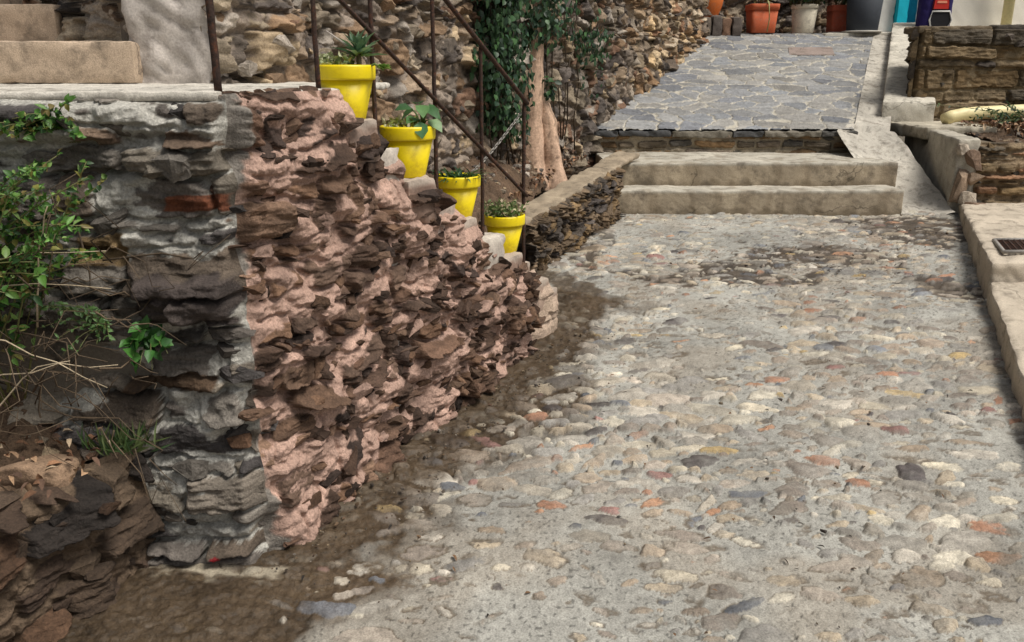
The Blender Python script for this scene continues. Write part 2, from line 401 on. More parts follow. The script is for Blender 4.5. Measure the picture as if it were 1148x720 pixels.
# ------------------------------------------------------------------ the lane: cobbles set in cement
def build_lane():
    NR, NC = 860, 980
    y = 1.0 * (6.12 / 1.0) ** np.linspace(0, 1, NR); t = np.linspace(0, 1, NC)
    x0 = -.62 * y - .35; x1 = .62 * y + .35
    X = x0[:, None] + (x1 - x0)[:, None] * t[None, :]; Y = np.repeat(y[:, None], NC, 1)
    Xw = X + .02 * fbm(X * 6, Y * 9, 5, 3) + .003 * fbm(X * 30, Y * 45, 7, 3); Yw = Y + .012 * fbm(X * 8, Y * 12, 6, 3) + .002 * fbm(X * 30, Y * 45, 8, 3)
    st = np.full(X.shape, -1.0); sid = np.zeros(X.shape, int)
    common = [lin(190, 180, 160), lin(176, 167, 151), lin(200, 192, 174), lin(160, 154, 143), lin(150, 146, 139), lin(186, 171, 148), lin(172, 161, 147), lin(166, 150, 130), lin(138, 128, 117), lin(190, 182, 168), lin(156, 142, 126)]
    accent = [lin(184, 142, 112), lin(166, 126, 102), lin(122, 124, 127), lin(106, 108, 112), lin(188, 164, 118), lin(98, 92, 88), lin(204, 194, 172), lin(150, 116, 108), lin(84, 78, 76)]
    cols = [(0, 0, 0)]; rr = random.Random(3)
    yy = 1.0; n = 0; placed = []
    cell = {}
    for i in range(42000):
        py = 1.0 + 5.2 * rr.random() ** 0.85; px = rr.uniform(-.62 * py - .3, .62 * py + .3)
        big = rr.random()
        a = (.030 + .036 * rr.random() + (.042 * rr.random() if big > .55 else 0)); b = a * rr.uniform(.44, .74)
        if i > 24000: a *= rr.uniform(.25, .55); b = a * rr.uniform(.5, .9)
        if py > 4.2: a *= .8; b *= .75
        ci = int(px / .16), int(py / .16); ok = True
        for dx in (-1, 0, 1):
            for dy in (-1, 0, 1):
                for q in cell.get((ci[0] + dx, ci[1] + dy), ()):
                    ex = (px - q[0]) / (a + q[2]); ey = (py - q[1]) / (b + q[3])
                    if ex * ex + ey * ey < .80: ok = False; break
                if not ok: break
            if not ok: break
        if not ok: continue
        cell.setdefault(ci, []).append((px, py, a, b)); placed.append((px, py, a, b))
    for (px, py, a, b) in placed:
        n += 1
        th = rr.gauss(0.05, .3); hgt = rr.uniform(.25, 1.0); k1, k2 = rr.uniform(0, 6), rr.uniform(0, 6); e1, e2 = rr.uniform(0, .16), rr.uniform(0, .10)
        tx, ty = rr.gauss(0, .22), rr.gauss(-.1, .25)
        c = (accent if rr.random() < .17 else common); c = c[rr.randrange(len(c))] * rr.uniform(.62, 1.02); cols.append(c)
        m = a * 1.25
        r0, r1 = np.searchsorted(y, [py - m, py + m])
        if r1 <= r0: continue
        ym = np.array([y[r0], y[min(r1, NR - 1)]])
        xx0 = (-.62 * ym - .35); ww = 1.24 * ym + .7
        c0 = max(0, int(min((px - m - xx0) / ww) * (NC - 1))); c1 = min(NC, int(max((px + m - xx0) / ww) * (NC - 1)) + 2)
        if c1 <= c0: continue
        dx = Xw[r0:r1, c0:c1] - px; dy = Yw[r0:r1, c0:c1] - py
        u = (dx * math.cos(th) + dy * math.sin(th)) / a; v = (-dx * math.sin(th) + dy * math.cos(th)) / b
        ph = np.arctan2(v, u); rad = np.sqrt(u * u + v * v) / (1 + .09 * np.cos(2 * ph) + e1 * np.cos(2 * ph + k1) + 1.3 * e2 * np.cos(3 * ph + k2) + .06 * np.cos(5 * ph + 2 * k1) + .04 * np.cos(7 * ph + 3 * k2))
        z = (np.clip(1 - rad ** 4.5, 0, 1)) ** .6 * hgt * (1 + tx * u + ty * v)
        z = np.where(rad < 1, z, -1)
        cur = st[r0:r1, c0:c1]; mm = z > cur
        st[r0:r1, c0:c1] = np.where(mm, z, cur); sid[r0:r1, c0:c1] = np.where(mm, n, sid[r0:r1, c0:c1])
    cols = np.array(cols)
    scol = cols[sid] * (1 + .35 * fbm(X * 22 + sid * 1.7, Y * 34, 31, 4))[..., None]
    st = st + np.where(st > 0, .10 * fbm(X * 30 + sid, Y * 60, 33, 3), 0)
    # cement level: some areas are flooded with cement so that only the tallest stones show
    sd = (X - W0[0]) * WN[0] + (Y - W0[1]) * WN[1]        # distance from the stair wall
    band = np.exp(-((X - .1 * Y - .15) / .8) ** 2) * np.exp(-((Y - 3.0) / .7) ** 2)
    cem = .29 + .50 * fbm(X * 1.5, Y * 1.5, 41, 4) - .24 * band
    cem = cem + .12 * sstep(Y, 2.9, 2.1) + .34 * sstep(np.hypot((X + .15) / .75, (Y - 2.05) / .5), 1.1, .5) + .06 * sstep(Y, 4.5, 5.6) + .05 * fbm(X * 40, Y * 40, 44, 3) + .10 * fbm(X * 9, Y * 13, 45, 3)
    ragged = .17 * fbm(X * 2.6, Y * 2.6, 51, 4) + .05 * fbm(X * 12, Y * 12, 55, 3)
    # damp soil along the foot of the wall and at the lower left
    wid = .34 - .12 * sstep(Y, 2.9, 4.0) - .6 * sstep(Y, 4.25, 4.6) - 2 * sstep(Y, 4.5, 4.9)
    mud = .62 * sstep(wid + .12 + ragged + .07 * fbm(X * 9, Y * 9, 57, 4) - sd, -.05, .10) + .38 * sstep(wid + ragged - sd, -.02, .04)
    mud = np.maximum(mud, .9 * sstep(.10 + ragged - np.hypot((X - .40) / .9, (Y - 4.55) / 1.6) * .6, -.01, .05))
    blob = lambda cx, cy, rx, ry, k, sd: sstep(1 - np.hypot((X - cx) / rx, (Y - cy) / ry) + k * fbm(X * 5, Y * 7, sd, 4), -.05, .25)
    pl = (X - .07) * .8935 - (Y - 4.72) * .449; mud = np.maximum(mud, sstep(.045 + .5 * ragged - pl, -.02, .03) * sstep(Y, 4.6, 4.8))
    dark = np.maximum.reduce([blob(1.25, 4.75, .5, .22, .7, 61), blob(1.9, 5.1, .55, .2, .7, 62), blob(2.7, 5.65, .45, .4, .6, 63), blob(2.4, 4.5, .22, .22, .6, 64), blob(.45, 5.2, .10, .5, .5, 65), .8*blob(.62, 5.7, .08, .5, .5, 65)])
    lev = cem + .18 * mud * sstep(sd, .36, .14)
    lev = lev - .20 * mud * sstep(sd, .18, .4) * sstep(Y, 2.4, 2.9)
    lev = lev - .15 * dark
    H = np.maximum(st, lev); edge = sstep(st - lev, -.02, .06)
    groove = np.where((st - lev > -.14) & (st - lev < 0.0), -.16, 0) * (1 - mud * .5)
    ccol = lin(150, 148, 140)[None, None] * (1 + .22 * fbm(X * 2.2, Y * 2.2, 71, 5) + .20 * fbm(X * 28, Y * 28, 75, 3))[..., None]
    warm = sstep(fbm(X * 1.6, Y * 1.6, 81, 5), -.05, .55)[..., None]
    ccol = ccol * (1 - .24 * warm) + .24 * warm * lin(132, 112, 86)
    grit = sstep(noise(X * 75, Y * 75, 87) + .25 * noise(X * 4, Y * 4, 86), .42, .6)[..., None]; ccol = ccol * (1 - .55 * grit)
    mcol = lin(72, 60, 46)[None, None] * (1 + .35 * fbm(X * 5, Y * 5, 91, 5) + .40 * fbm(X * 45, Y * 45, 92, 3))[..., None]
    pale = .75 * sstep(1 - np.hypot((X + .86) / .16, (Y - 2.13) / .035) + .8 * fbm(X * 8, Y * 14, 95, 4), -.3, .5)[..., None]
    mcol = mcol * (1 - pale) + pale * lin(170, 160, 140)
    dcol = lin(66, 56, 46)[None, None] * (1 + .4 * fbm(X * 9, Y * 9, 93, 4))[..., None]
    mm = np.clip(mud + 0, 0, 1)[..., None]; dd = (dark * .92)[..., None]
    ccol = ccol * (1 - mm) + mcol * mm; ccol = ccol * (1 - dd) + dcol * dd
    film = np.clip(.8 * mud * sstep(sd, .36, .12) + .08 * mud + .12 * dark + .0 + .32 * sstep(fbm(X * 4, Y * 4, 98, 5), -.25, .6) + .25 * fbm(X * 16, Y * 24, 89, 4), 0, .92)[..., None]   # dirt film on stones
    scol = scol * (1 - film) + film * ccol
    edge = edge * (1 - .45 * sstep(fbm(X * 5, Y * 5, 88, 4), .1, .7)); e = edge[..., None]; C = scol * e + ccol * (1 - e)
    dirt = sstep(st - lev, -.20, -.02) * (1 - edge) * sstep(fbm(X * 3.5, Y * 3.5, 79, 4), -.6, .1); C = C * (1 - .75 * dirt[..., None]) + .75 * dirt[..., None] * lin(84, 70, 52)
    Z = GZ * Y + .020 * (H + groove) + .012 * fbm(X * 1.6, Y * 1.6, 99, 3) + .0015 * fbm(X * 60, Y * 60, 97, 2) + .005 * mud * fbm(X * 22, Y * 22, 94, 4) - .012
    C4 = np.concatenate([np.clip(C, .01, .7), np.ones(C.shape[:2] + (1,))], -1)
    o = grid_obj('cobbled_lane', np.stack([X, Y, Z], -1), C4, M_LANE)
    tag(o, 'sloping lane of mixed cobbles bedded in grey cement with damp soil edges', kind='structure')
build_lane()

# big ground sheet under everything
def build_ground():
    xs = np.concatenate([np.linspace(-300, -6, 12), np.linspace(-5, 8, 14), np.linspace(10, 300, 12)]); ys = np.concatenate([np.linspace(-300, -6, 12), np.linspace(-5, 8, 14), np.linspace(10, 400, 14)])
    X, Y = np.meshgrid(xs, ys); Z = np.clip(GZ * Y - .07, -3, 1.2)
    o = grid_obj('ground', np.stack([X, Y, Z], -1), np.tile(np.array([.16, .14, .11, 1]), X.shape + (1,)), M_SOIL)
    tag(o, 'bare stony ground around the lane', kind='structure')
build_ground()

# ------------------------------------------------------------------ the stair with its retaining wall
PINKPAL = [c * np.array([.68, .60, .53]) for c in (lin(120, 99, 86), lin(106, 88, 77), lin(92, 77, 68), lin(136, 112, 94), lin(116, 94, 78), lin(76, 66, 62), lin(148, 126, 110), lin(114, 98, 88), lin(122, 102, 88), lin(100, 84, 75))]
PINKMORT = lin(170, 141, 126)
GREYPAL = [lin(92, 86, 80), lin(78, 74, 70), lin(108, 100, 90), lin(120, 112, 100), lin(70, 66, 64), lin(100, 84, 70), lin(112, 106, 98), lin(84, 74, 64)]
GREYMORT = lin(170, 167, 158)

stair = thing('stone_stair', 'stone stair beside the lane, with pinkish rubble flank and stepped parapet', 'stair', (W0[0], W0[1], .22))
stair_inv = Matrix.Translation((-W0[0], -W0[1], -.22))
def under(o, root):
    o.parent = root; o.matrix_parent_inverse = Matrix.Translation(-Vector(root.location)); return o

def corner_disp(z):
    return .034 * fbm(z * 7 + 1, z * 0 + 2.3, 401, 3) + .014 * np.sign(noise(z * 11, z * 0 + .7, 402)) * np.abs(noise(z * 11, z * 0 + .7, 402)) ** .5 * 1.6
CH = .022; CS0 = -(CH - CH * .48814) / .87276; CX = W0[0] + WN[0] * CH + WD[0] * CS0
def flank():
    ns, nz = 640, 430
    S = np.linspace(CS0, S_END, ns); 
    s, z0 = np.meshgrid(S, np.linspace(0, 1, nz))
    zb = .1 * (W0[1] + s * WD[1]) - .05; zt = level(s) - .03 * (s > .44)
    zc = zb + (1.56 - zb) * z0
    h, c, m, r = coursed(s, zc, 23, .15, .082, relief=.082, mortar=.57, m_amp=.45, pal=PINKPAL, mcol=PINKMORT, tilt=1.3, wav=.75, irr=.6, gap=(.002, .012))
    qn = sstep(.0 + .05 * noise(zc * 9, zc * 0 + 4.4, 405) + .02 * fbm(s * 20, zc * 20, 406, 3) - s, -.006, .01)[..., None]; c = c * (1 - qn) + qn * (lin(120, 114, 106)[None, None] * (1 + .45 * fbm(s * 20, zc * 45, 407, 4))[..., None])
    # smoother rendered end of the wall, pale plaster
    sm = sstep(s, 1.60, 1.74); h = h * (1 - .75 * sm); pc = lin(186, 166, 146)[None, None] * (1 + .15 * fbm(s * 9, zc * 9, 24, 4))[..., None]
    c = c * (1 - .8 * sm[..., None]) + .8 * sm[..., None] * pc
    h = h + .03 * fbm(s * 2.2, zc * 2.2, 25, 3)
    cw_ = sstep(s, CS0 + .04, CS0); h = h * (1 - cw_) + CH * cw_
    taper = sstep(S_END - s, 0, .05) * (.35 + .65 * sstep(zt - zc, .0, .05))
    h = h * taper; cd = corner_disp(zc) * cw_ * .7
    bat = .05 * (1.5 - zc) / 1.3 * 0
    X = W0[0] + WD[0] * s + WN[0] * h + cd * .8; Y = W0[1] + WD[1] * s + WN[1] * h - cd * .6
    zr = np.minimum(zc, zt - .004)
    keep = (zc[:-1, :-1] < zt[:-1, :-1]) & (zc[:-1, 1:] < zt[:-1, 1:] + .2)
    P = np.stack([X, Y, zr], -1)
    ex = []; rr = random.Random(8)
    for i in range(330):
        ss = rr.uniform(.03, S_END - .3); zt1 = float(level(np.array(ss))); zb1 = .1 * (W0[1] + ss * WD[1])
        zz = rr.uniform(zb1 - .01, zt1 - .055)
        L = rr.uniform(.02, .052) * (1.35 if rr.random() > .75 else 1); T = L * rr.uniform(.22, .5); D = rr.uniform(.018, .04)
        j = int(ss / S_END * (ns - 1)); i_ = int(np.clip((zz - zb[0, j]) / (1.56 - zb[0, j]), 0, 1) * (nz - 1)); hh = h[i_, j]
        ctr = np.array([W0[0] + WD[0] * ss + WN[0] * (hh - D * .45), W0[1] + WD[1] * ss + WN[1] * (hh - D * .45), zz])
        B = Matrix(((WD[0], WN[0], 0), (WD[1], WN[1], 0), (0, 0, 1)))
        Rm = B @ Matrix.Rotation(rr.gauss(.08, .32), 3, 'Y').inverted() @ Matrix.Rotation(rr.gauss(.0, .4), 3, 'X') @ Matrix.Rotation(rr.gauss(0, .5), 3, 'Z')
        col = PINKPAL[rr.randrange(len(PINKPAL))] * rr.uniform(.4, 1.0) if rr.random() > .12 else PINKMORT * rr.uniform(.6, .95)
        ex.append(shard(ctr, (L, D, T), Rm, col))
    for i in range(22):
        zz = .25 + 1.24 * (i + rr.uniform(.2, .8)) / 22; cd0 = float(corner_disp(np.array(zz)))
        ex.append(shard((CX + cd0 * .56 - .035, W0[1] - CH - cd0 * .4 + .035, zz), (rr.uniform(.05, .085), rr.uniform(.04, .07), rr.uniform(.014, .03)), Matrix.Rotation(rr.gauss(.2, .35), 3, 'Z') @ Matrix.Rotation(rr.gauss(0, .10), 3, 'Y') @ Matrix.Rotation(rr.gauss(0, .1), 3, 'X'), (GREYPAL[rr.randrange(8)] if rr.random() < .7 else PINKPAL[rr.randrange(10)]) * rr.uniform(.7, 1.2)))
    o = grid_obj('rubble_flank', P, np.concatenate([c, np.ones(c.shape[:2] + (1,))], -1), M_STONE, keep=keep, extra=merge(ex))
    tag(o, 'pinkish mortared rubble face with jutting broken stones')
    under(o, stair)
flank()

def wall_face(name, origin, d, n, L, zlo, zhi, nu, nz, args, seed, shards=0, spal=None, ssize=(.04, .09), tl=0.05, tr=0.05, ttop=.04, extra_h=None, m=None, recol=None, corner=False):
    """a rubble face: origin (x,y) of its left end, run direction d, outward normal n; zlo/zhi may be functions of u"""
    u, k = np.meshgrid(np.linspace(0, 1, nu) * L, np.linspace(0, 1, nz))
    zb = zlo(u) if callable(zlo) else zlo + 0 * u; zt = zhi(u) if callable(zhi) else zhi + 0 * u
    z = zb + (zt - zb) * k
    h, c, mk, r = (coursed if 'wav' in args else rubble)(u, z, seed, **args)
    h = h + .25 * args['relief'] * fbm(u * 1.7, z * 1.7, seed + 5, 3)
    if extra_h: h = h + extra_h(u, z)
    if recol: c = recol(u, z, c)
    tp = 1.0
    if tl: tp = tp * sstep(u, 0, tl)
    if tr: tp = tp * sstep(L - u, 0, tr)
    if ttop: tp = tp * sstep(zt - z, 0, ttop)
    h = .004 + h * tp
    cd = 0 * u
    if corner:
        cwt = sstep(L - u, .035, 0); h = h * (1 - cwt) + CH * cwt; cd = corner_disp(z) * cwt * .7
    P = np.stack([origin[0] + d[0] * u + n[0] * h + cd * .8, origin[1] + d[1] * u + n[1] * h - cd * .6, z], -1)
    ex = []; rr = random.Random(seed); B = Matrix(((d[0], n[0], 0), (d[1], n[1], 0), (0, 0, 1)))
    for i in range(shards):
        uu = rr.uniform(.05, L - .05); j = int(uu / L * (nu - 1)); kk = int(rr.uniform(.01, .98) * (nz - 1))
        Ls = rr.uniform(*ssize); D = rr.uniform(.5, .9) * Ls; T = Ls * rr.uniform(.3, .75); hh = h[kk, j]
        ctr = P[kk, j] - np.array([n[0], n[1], 0]) * D * .4
        Rm = B @ Matrix.Rotation(rr.gauss(args.get('ang', 0), .3), 3, 'Y').inverted() @ Matrix.Rotation(rr.gauss(0, .3), 3, 'X') @ Matrix.Rotation(rr.gauss(0, .3), 3, 'Z')
        ex.append(shard(ctr, (Ls, D, T), Rm, spal[rr.randrange(len(spal))] * rr.uniform(.6, 1.15)))
    return grid_obj(name, P, np.concatenate([np.clip(c, .006, .8), np.ones(c.shape[:2] + (1,))], -1), m or M_CREVICE, extra=merge(ex))

# end face (towards the camera): flat grey schist courses under smeared cement
EX0 = -3.2
def end_extra(u, z):
    x = EX0 + u
    g = .02 * sstep(z, .50, .30)                                    # the footing steps forward
    hol = -.13 * np.exp(-(((x + 1.45) / .36) ** 2 + ((z - .80) / .13) ** 2)) # a dark hollow behind the weeds
    hol = hol - .09 * np.exp(-(((x + 1.13) / .12) ** 2 + ((z - 1.37) / .05) ** 2)) - .05 * np.exp(-(((x + .86) / .12) ** 2 + ((z - 1.43) / .015) ** 2))
    bigs = .05 * sstep(1 - np.maximum(np.abs((x + .87) / .145), np.abs((z - 1.005) / .075)) + .15 * fbm(x * 9, z * 9, 5, 3), 0, .25)
    return g + hol + bigs
def end_recol(u, z, c):
    x = EX0 + u
    def stone(cx, cz, rx, rz, col, sd):
        nonlocal c
        m = sstep(1 - np.maximum(np.abs((x - cx) / rx), np.abs((z - cz) / rz)) + .25 * fbm(x * 12, z * 12, sd, 3), 0, .12)[..., None]
        c = c * (1 - m) + m * col[None, None] * (1 + .4 * fbm(x * 14, z * 40, sd + 1, 4))[..., None]
    stone(-.87, 1.005, .145, .075, lin(70, 62, 58), 201); stone(-.83, 1.265, .09, .024, lin(104, 62, 42), 203)
    stone(-1.09, 1.14, .07, .045, lin(124, 104, 74), 205); stone(-.95, .76, .14, .03, lin(92, 74, 58), 207)
    red = sstep(1 - np.hypot((x + .855) / .016, (z - .245) / .016) + .4 * fbm(x * 50, z * 50, 209, 2), .1, .3)[..., None]
    c = c * (1 - red) + red * lin(140, 34, 40)
    return c
o = wall_face('end_face', (EX0, W0[1]), (1, 0), (0, -1), CX - EX0, .1, 1.535, 640, 420,
              dict(cw=.22, ch=.078, relief=.09, mortar=.47, m_amp=.42, pal=GREYPAL, mcol=GREYMORT, tilt=.9, wav=.35, irr=.6, gap=(.002, .009)),
              31, shards=85, spal=GREYPAL, ssize=(.02, .06), tl=0, tr=0, ttop=.03, corner=True, extra_h=end_extra, recol=end_recol)
tag(o, 'grey schist end face with flat courses and smeared cement'); under(o, stair)

def stair_body():
    mb = MB(); B = Matrix(((WD[0], -WN[0], 0), (WD[1], -WN[1], 0), (0, 0, 1)))
    def block(s0, s1, t0, t1, z0, z1, col, seed, rad=.012, amp=.006):
        V, F = rough_box_data((s1 - s0, t1 - t0, z1 - z0), cell=.016, rad=rad, amp=amp, seed=seed)
        V = V + np.array([(s0 + s1) / 2, (t0 + t1) / 2, z0]); V = V @ np.array(B).T + np.array([W0[0], W0[1], 0])
        n = 1 + .18 * fbm(V[:, 0] * 9 + V[:, 2] * 4, V[:, 1] * 9, seed, 4)
        cc = np.asarray(col)[None, :] * n[:, None]; cap = sstep(V[:, 2] + .012 * fbm(V[:, 0] * 14, V[:, 1] * 14, seed + 3, 3), z1 - .035, z1 - .02)[:, None] * .45
        mb.add(V, F, cc * (1 - cap) + cap * lin(198, 190, 176))
    return mb, block
# parapet blocks under the pots, each level one worn block
ends = [a for a, b in LEV[1:]] + [S_END]
mb, block = stair_body()
for i, ((a, z), e) in enumerate(zip(LEV, ends)):
    col = [lin(176, 158, 146), lin(150, 128, 114), lin(190, 180, 168), lin(140, 116, 102)][i % 4] if i < 8 else lin(160, 138, 122)
    if i > 0: block(a + .004, e - .004, (-.05 if i < 8 else -.015) + .012 * (i % 3), .2, z - .16, z, col, 60 + i, rad=.009, amp=.013 if i < 8 else .006); block(a + .004, e - .004, .0, .2, .15, z - .1, col, 160 + i)
under(mb.build('parapet', M_PLASTER, stair, smooth=True), stair)
mb, block = stair_body()
tr = [(.44, .72, 1.25), (.72, 1.045, 1.04), (1.045, 1.385, .85), (1.385, 1.72, .66), (1.72, 1.98, .5)]
for i, (a, e, z) in enumerate(tr): 
    b2 = MB(); mb, block = b2, None
    V, F = rough_box_data((e - a, .56, z - .2), cell=.03, rad=.01, amp=.005, seed=90 + i)
    Bm = np.array([[WD[0], -WN[0], 0], [WD[1], -WN[1], 0], [0, 0, 1]])
    V = (V + np.array([(a + e) / 2, .2 + .285, .2])) @ Bm.T + np.array([W0[0], W0[1], 0])
    b2.add(V, F, lin(150, 138, 124)); under(b2.build('tread', M_CONC, stair), stair)
# landing: core and the thin pale concrete slab with a lip over the end face
mb = MB()
quad = [(-3.2, W0[1] + .01), (W0[0] - .004, W0[1] + .01), (W0[0] + WD[0] * .44, W0[1] + WD[1] * .44), (-1.10, 3.75), (-3.2, 3.75)]
def prism(mb, pts, z0, z1, col):
    n = len(pts); V = [(x, y, z0) for x, y in pts] + [(x, y, z1) for x, y in pts]
    mb.add(V, [tuple(range(n))[::-1], tuple(range(n, 2 * n))] + [(i, (i + 1) % n, n + (i + 1) % n, n + i) for i in range(n)], col)
prism(mb, quad, .1, 1.52, lin(120, 112, 100))
under(mb.build('core', M_PLASTER, stair, smooth=False), stair)
def landing():
    nx, ny = 420, 60
    U, K = np.meshgrid(np.linspace(0, 1, nx), np.linspace(0, 1, ny))
    mbx = MB()
    V, F = rough_box_data((2.62, 1.6, .026), cell=.012, rad=.01, amp=.006, seed=44)
    V[:, 0] += -3.2 + 1.31 ; V[:, 1] += W0[1] - .02 + .8; V[:, 2] += 1.52
    # right edge follows the stair line
    lim = W0[0] + .0 + WD[0] / WD[1] * np.maximum(V[:, 1] - W0[1], 0) - .01
    t = (V[:, 0] + 3.2) / 2.62; full = np.minimum(lim, W0[0] + WD[0] * .44 - .0)
    V[:, 0] = -3.2 + t * (full + 3.2) 
    V[:, 1] += .012 * fbm(V[:, 0] * 5, V[:, 0] * 0, 45, 4) * (V[:, 1] < W0[1] + .05)
    mbx.add(V, F, lin(196, 190, 178)[None, :] * (1 + .12 * fbm(V[:, 0] * 6, V[:, 1] * 6, 46, 4))[:, None])
    under(mbx.build('landing_slab', M_CONC, stair), stair)
    # ragged stones along the parapet top between corner and first step
    ex = []; rr = random.Random(4)
    for i in range(15):
        s = .02 + .41 * i / 14
        Bm = Matrix(((WD[0], WN[0], 0), (WD[1], WN[1], 0), (0, 0, 1)))
        ex.append(shard((W0[0] + WD[0] * s - WN[0] * .02, W0[1] + WD[1] * s - WN[1] * .02, 1.515), (rr.uniform(.03, .06), rr.uniform(.03, .05), rr.uniform(.018, .034)), Bm @ Matrix.Rotation(rr.gauss(0, .25), 3, 'Y'), PINKPAL[i % 10] * rr.uniform(.8, 1.3)))
    V, F, C = merge(ex)[0]; mbx = MB(); mbx.add(V, F, C); under(mbx.build('edge_stones', M_STONE, stair, smooth=False), stair)
landing()
# upper steps climbing away on the left
mb = None
for i, (xr, y0, z0, z1) in enumerate([(-1.45, 3.40, 1.546, 1.705), (-1.90, 3.74, 1.53, 1.862), (-1.93, 4.08, 1.5, 2.02), (-1.95, 4.42, 1.5, 2.18), (-1.97, 4.76, 1.5, 2.34)]):
    mb = MB(); rough_box(mb, -3.2, xr, y0, y0 + .36, z0, z1, lin(182, 162, 140), seed=120 + i, cell=.02, rad=.012, amp=.006)
    under(mb.build('upper_step', M_CONC, stair), stair)

# ------------------------------------------------------------------ rubble walls behind
BPAL = [lin(128, 116, 100), lin(150, 136, 116), lin(106, 96, 86), lin(170, 150, 122), lin(92, 84, 78), lin(136, 112, 88), lin(118, 92, 74), lin(160, 150, 138), lin(84, 76, 70), lin(144, 126, 106)]
BMORT = lin(150, 136, 122)
b0 = np.array([-1.20, 3.46]); b1 = np.array([2.20, 10.45]); bd = (b1 - b0) / np.linalg.norm(b1 - b0); bn = (bd[1], -bd[0]); BL = float(np.linalg.norm(b1 - b0))
back = thing('rubble_wall', 'tall rubble wall of mixed brown stones along the left of the lane', 'wall', (b0[0], b0[1], .7))
def back_recol(u, z, c):
    t = sstep(u, 4.2, 6.0)[..., None]; e = sstep(u, 3.4, 4.2)[..., None] * (1 - t)
    w = np.array([1.10, 1.03, .90])
    return c * (1 - t) + t * c * w * 1.15 * (1 - .0) if False else c * (1 + t * (w * 1.2 - 1)) * (1 - .25 * e)
o = wall_face('rubble_face', b0, bd, bn, BL, .45, lambda u: 3.3 + .12 * u, 1150, 420,
              dict(cw=.15, ch=.10, relief=.10, mortar=.36, m_amp=.42, pal=BPAL, mcol=BMORT * .9, tilt=1.2, wav=.85, irr=.65, gap=(.003, .016)),
              41, shards=1000, spal=BPAL, ssize=(.02, .075), tl=0, tr=0, ttop=0, recol=back_recol)
under(o, back)
mb = MB(); prism(mb, [(b0[0] - .005, b0[1] + .01), (b1[0] - .005, b1[1] + .01), (b1[0] - .4, b1[1] + .2), (b0[0] - .4, b0[1] + .2)], .4, 3.28, lin(130, 118, 104)); under(mb.build('wall_core', M_PLASTER, back, False), back)
mb = MB(); V, F = rough_box_data((.36, .40, 1.85), cell=.02, rad=.035, amp=.03, seed=55)
V[:, 0] += -1.33 - .05 * (V[:, 2] - .3) ; V[:, 1] += 3.66; V[:, 2] += 1.5
mb.add(V, F, lin(184, 176, 168)[None, :] * (1 + .3 * fbm(V[:, 0] * 8 + V[:, 1] * 5, V[:, 2] * 8, 57, 4))[:, None])
pier = tag(mb.build('plastered_pier', M_PLASTER), 'pale plastered pier between the upper steps and the rubble wall', 'pier')
o = wall_face('broken_stone_wall', (-1.93, 3.90), (.88, -.475), (-.475, -.88), .58, 1.5, 3.3, 120, 300,
              dict(cw=.26, ch=.12, relief=.13, mortar=.4, m_amp=.45, pal=[c * 1.1 for c in GREYPAL] + BPAL[:3], mcol=lin(170, 158, 144), tilt=1.2, wav=.7, irr=.6),
              51, shards=0, spal=GREYPAL, ssize=(.03, .07), tl=0, tr=0, ttop=0)
tag(o, 'broken layered stone wall beside the upper concrete steps', 'wall')
o = wall_face('stair_side_wall', (-1.98, 5.3), (0, -1), (-1, 0), 1.5, 1.4, 3.3, 120, 120,
              dict(cw=.2, ch=.12, ang=0, warp=.5, relief=.08, mortar=.4, m_amp=.4, pal=BPAL, mcol=BMORT, tilt=.8), 52, tl=0, tr=0, ttop=0)
tag(o, 'rubble side wall climbing beside the upper steps behind the pier', 'wall')

# ------------------------------------------------------------------ planting bed: low dark wall with a pale coping, soil, tree
p0 = np.array([.07, 4.72]); p1 = np.array([.745, 6.06]); pd = (p1 - p0) / np.linalg.norm(p1 - p0); pn = (pd[1], -pd[0]); PL = float(np.linalg.norm(p1 - p0))
bed = thing('planter_wall', 'low dark schist wall with pale flat coping around the tree bed', 'wall', (p0[0], p0[1], .47))
DPAL = [c * 1.6 for c in (lin(74, 62, 48), lin(82, 68, 52), lin(58, 52, 46), lin(92, 78, 62), lin(100, 82, 58), lin(70, 64, 60))]
topz = lambda u: .775 + .17 * u / PL
o = wall_face('schist_face', p0 - pd * .02, pd, pn, PL + .02, lambda u: .42 + .1 * u * pd[1], lambda u: topz(u), 340, 110,
              dict(cw=.10, ch=.055, ang=.35, warp=.5, relief=.07, mortar=.3, m_amp=.3, pal=DPAL, mcol=lin(92, 80, 66), tilt=.9, gap=(.02, .2), dome=.4, strata=.4, big=.8),
              71, shards=70, spal=DPAL, ssize=(.025, .06), tl=0, tr=.04, ttop=.02)
under(o, bed)
o = wall_face('schist_face', p1 + np.array([-.4, -.0]), (1, 0), (0, -1), .40, .55, .94, 60, 60, dict(cw=.12, ch=.06, ang=0, relief=.04, pal=DPAL, mcol=lin(84, 74, 62)), 72, tl=0, ttop=0); under(o, bed)
mb = MB(); V, F = rough_box_data((PL + .5, .19, .04), cell=.014, rad=.015, amp=.012, seed=73)
V[:, 0] += PL / 2 + .2; V[:, 1] += .08; V[:, 2] += topz(V[:, 0]) - .03
V[:, 1] += .02 * fbm(V[:, 0] * 5, V[:, 1] * 0 + 3, 74, 3)
W = np.stack([p0[0] + pd[0] * V[:, 0] - pn[0] * V[:, 1], p0[1] + pd[1] * V[:, 0] - pn[1] * V[:, 1], V[:, 2]], 1)
mb.add(W, F, lin(150, 136, 116)[None, :] * (1 + .3 * fbm(W[:, 0] * 9, W[:, 1] * 9, 76, 4))[:, None]); under(mb.build('coping', M_CONC, bed), bed)
